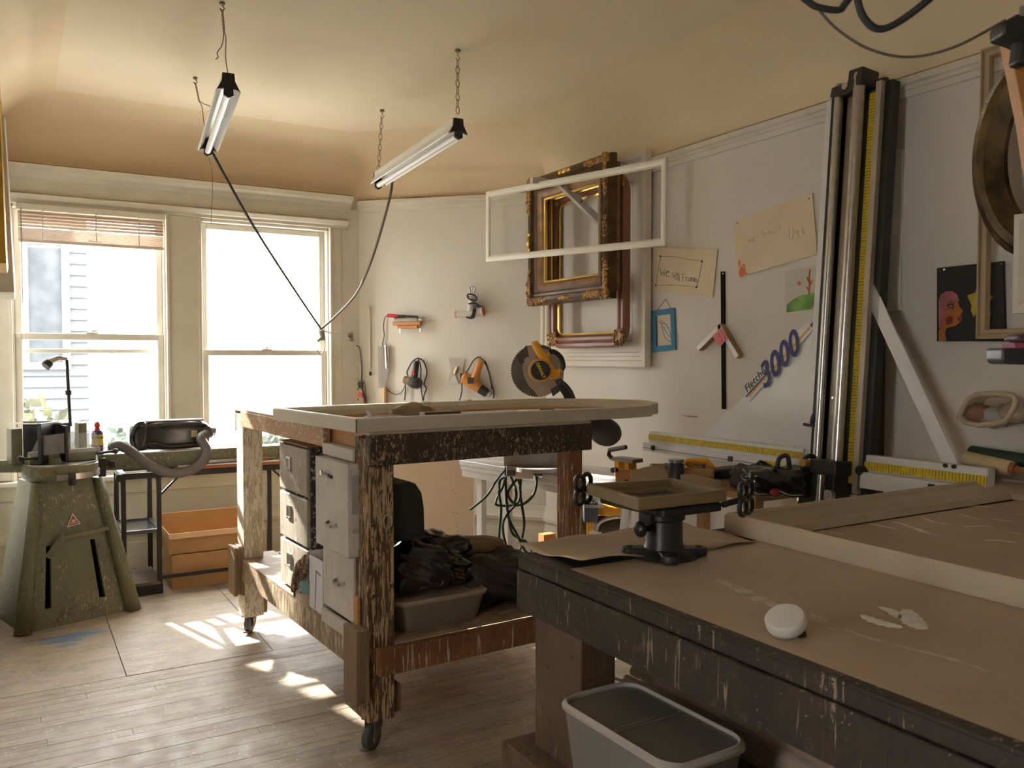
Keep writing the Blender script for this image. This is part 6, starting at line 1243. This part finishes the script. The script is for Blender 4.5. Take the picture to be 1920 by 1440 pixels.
obj('clamp_knob', B().cyl((-.045,-.01,.075),(-.085,-.015,.078),.008,n=8).ell((-.09,-.015,.078),(.014,.020,.020),14,10), CI, pd, smooth='auto')
obj('yoke', B().prism([(-.06,-.02,.115),(.07,-.02,.115),(.075,-.02,.145),(-.075,-.02,.145)], (0,.045,0)).box(-.065,-.04,-.02,.025,.085,.12), CI, pd, bevel=.005)
obj('arm', B().box(-.09,.10,-.10,-.06,.118,.140).box(-.10,-.05,-.08,.14,.12,.138).box(-.02,.10,-.03,.03,.128,.142), CI, pd, bevel=.006)
tw = mwood('aged_tray_wood', (120,100,66), (142,120,82), 'x', .6, 10)
tpl = [Vector(q)-Vector((1.40,1.62,ZT_+.002)) for q in ((1.233,1.517,1.066),(1.508,1.513,1.066),(1.53,1.74,1.066),(1.270,1.775,1.066))]
names = ('near_rail','right_rail','far_rail','left_rail')
for i in range(4):
    a, c = tpl[i], tpl[(i+1)%4]; d = (c-a).normalized(); n = Vector((-d.y,d.x,0)); a2 = a+d*.0; k1 = .016
    ni = inset(tpl, Vector((0,0,1)), k1); ni2 = inset(tpl, Vector((0,0,1)), .045)
    obj('tray_rail', B().prism([a,c,ni[(i+1)%4],ni[i]], (0,0,.028)), tw, pd, bevel=.002)
    obj('tray_ledge', B().prism([ni[i],ni[(i+1)%4],ni2[(i+1)%4],ni2[i]], (0,0,.007)), tw, pd)
obj('tray_floor', B().prism([q+Vector((0,0,-.0035)) for q in inset(tpl, Vector((0,0,1)), .012)], (0,0,.003)), BLACK, pd)
for k,(c,s) in enumerate(((Vector((-.13,.17,.155)),.9),(Vector((.155,-.125,.150)),1.0))):
    b = B()
    for a in (45,135,225,315): 
        q = c+Vector((.03*math.cos(math.radians(a))*s*.9, .012*math.cos(math.radians(a)), .03*math.sin(math.radians(a))*s))
        b.tube([q+Vector((.019*math.cos(t_)*.95,.019*math.cos(t_)*.3,.019*math.sin(t_))) for t_ in [2*PI*i/14 for i in range(14)]], .0062, 8, closed=True)
    hw = obj('clover_handwheel', b, CI, pd, smooth=True); obj('spindle', B().cyl(c, c+Vector((.06 if k == 0 else -.06, .02, -.015)), .008, n=8), CI, hw)
# white disc leaning on a rubber foot
dk = thing('white_disc', 'white round disc lying tilted on brown paper near the table edge', 'disc', (1.184,1.035,ZT_+.0015), -.2)
Md = Matrix.Rotation(math.radians(-24), 4, 'Y') @ Matrix.Rotation(math.radians(12),4,'X')
obj('disc', B().lathe([(0,0),(.034,0),(.036,.004),(.036,.018),(.033,.022),(0,.023)], 32, (0,0,0), (0,0,1), Matrix.Translation((-.002,0,.019)) @ Md), mplain('disc_white', (.60,.57,.51), .45, 0, .03), dk, smooth='auto')
obj('foot', B().cyl((.022,-.01,.0),(.018,-.008,.022),.009,n=12), BLACK, dk, smooth='auto')
# clear bin with lid, wrapped roll below
b2 = thing('storage_bin', 'cloudy plastic storage bin with lid on the lower stretcher of the work table', 'bin', (1.128,1.352,.457), math.radians(1))
bin_('', b2, .215, .385, .205, mclear('cloudy_bin', (.27,.25,.23), .62, .3), mclear('bin_rim', (.46,.42,.37), .85, .3), mclear('bin_lid', (.24,.21,.175), .66, .18), mplain('bin_contents', (.10,.085,.07), .9))
ra, rb_ = PD(1192,1260,2.22), PD(1385,1335,1.92); rl = thing('wrapped_roll', 'roll of mouldings in clear plastic beneath the work table', 'roll', (ra.x,ra.y,.502), math.atan2(rb_.y-ra.y, rb_.x-ra.x))
for i in range(7): a = 2*PI*i/7; obj('stick', B().cyl((0,.035*math.cos(a),.06+.035*math.sin(a)),(.8,.035*math.cos(a),.06+.035*math.sin(a)),.014,n=8), mwood('stick_tan', (150,105,65), (180,135,90), 'x'), rl, smooth='auto')
obj('clear_wrap', B().tube(smoothpath([(-.05,0,.06),(.0,0,.06),(.4,0,.06),(.85,0,.06)]), .06, 18, rr=None), mclear('wrap_film', (.55,.50,.44), .35, .12), rl, smooth='auto')

# ================================================================ overhead cables and clamps near the camera
cord('overhead_cable', 'thick black cable looping down from above at the top right', [PD(1600,-60,1.2),PD(1608,0,1.2),PD(1620,34,1.2),PD(1645,54,1.2),PD(1680,44,1.2),PD(1740,0,1.2),PD(1800,-60,1.2)], .0055, RUBBER, 'cable')
cord('overhead_cable', 'black rubber tube bent in a corner at top edge, left of the cables', [PD(1490,-20,1.3),PD(1515,3,1.3),PD(1535,14,1.3),PD(1572,19,1.3),PD(1584,8,1.3),PD(1605,-20,1.3)], .0055, RUBBER, 'cable')
cord('overhead_cable', 'thin dark cable sagging across the top right to the black clamp', [PD(1537,20,1.5),PD(1570,55,1.5),PD(1630,92,1.5),PD(1705,107,1.5),PD(1790,88,1.5),PD(1885,38,1.5)], .0027, mplain('grey_flex', (.12,.1,.08)), 'cable')
bm = thing('wooden_boom', 'orange pine board hanging down at the right edge with black clamp', 'board', PD(1915,160,1.55), -YAW)
def bq(px, py, d=1.55): q = PD(px, py, d)-Vector(bm.location); return Matrix.Rotation(YAW,3,'Z') @ q
obj('board', B().prism([bq(1891,75),bq(1930,60),bq(1965,380),bq(1935,320),bq(1921,225)], (0,.03,0)), mwood('boom_pine', (165,110,55), (190,132,72), 'z', .5, 20), bm, bevel=.002)
obj('clamp_body', B().prism([bq(1882,40,1.5),bq(1908,25,1.5),bq(1940,20,1.5),bq(1940,85,1.5),bq(1912,72,1.5),bq(1883,64,1.5)], (0,.05,0)), BLACK, bm, bevel=.006); obj('clamp_handle', B().prism([bq(1912,70,1.5),bq(1935,75,1.5),bq(1930,122,1.5),bq(1906,118,1.5)], (0,.03,0)), BLACK, bm, bevel=.006); obj('clamp_pin', B().cyl(bq(1915,12,1.5),bq(1917,30,1.5),.004,n=8), STEEL, bm)
hg = thing('hanging_clamp', 'black blurred clamp jutting in at right edge below the frames', 'clamp', PD(1905,668,1.1), -YAW)
def hq(px, py, d=1.1): q = PD(px, py, d)-Vector(hg.location); return Matrix.Rotation(YAW,3,'Z') @ q
obj('jaw', B().prism([hq(1880,653),hq(1960,650),hq(1960,685),hq(1886,683),hq(1880,676)], (0,.04,0)), BLACK, hg, bevel=.006); obj('grip', B().prism([hq(1908,628),hq(1960,620),hq(1960,642),hq(1912,642)], (0,.03,0)), mplain('grip_plum', (.06,.03,.045), .5), hg, bevel=.004); obj('red_pad', B().prism([hq(1902,643),hq(1960,640),hq(1960,650),hq(1904,653)], (0,.03,0)), mplain('pad_red', (.25,.04,.06), .5), hg)
obj('boom_rod', B().cyl(hq(1940,660),Vector((.55,.25,.12)),.012,n=10), BLACKM, hg, smooth='auto')
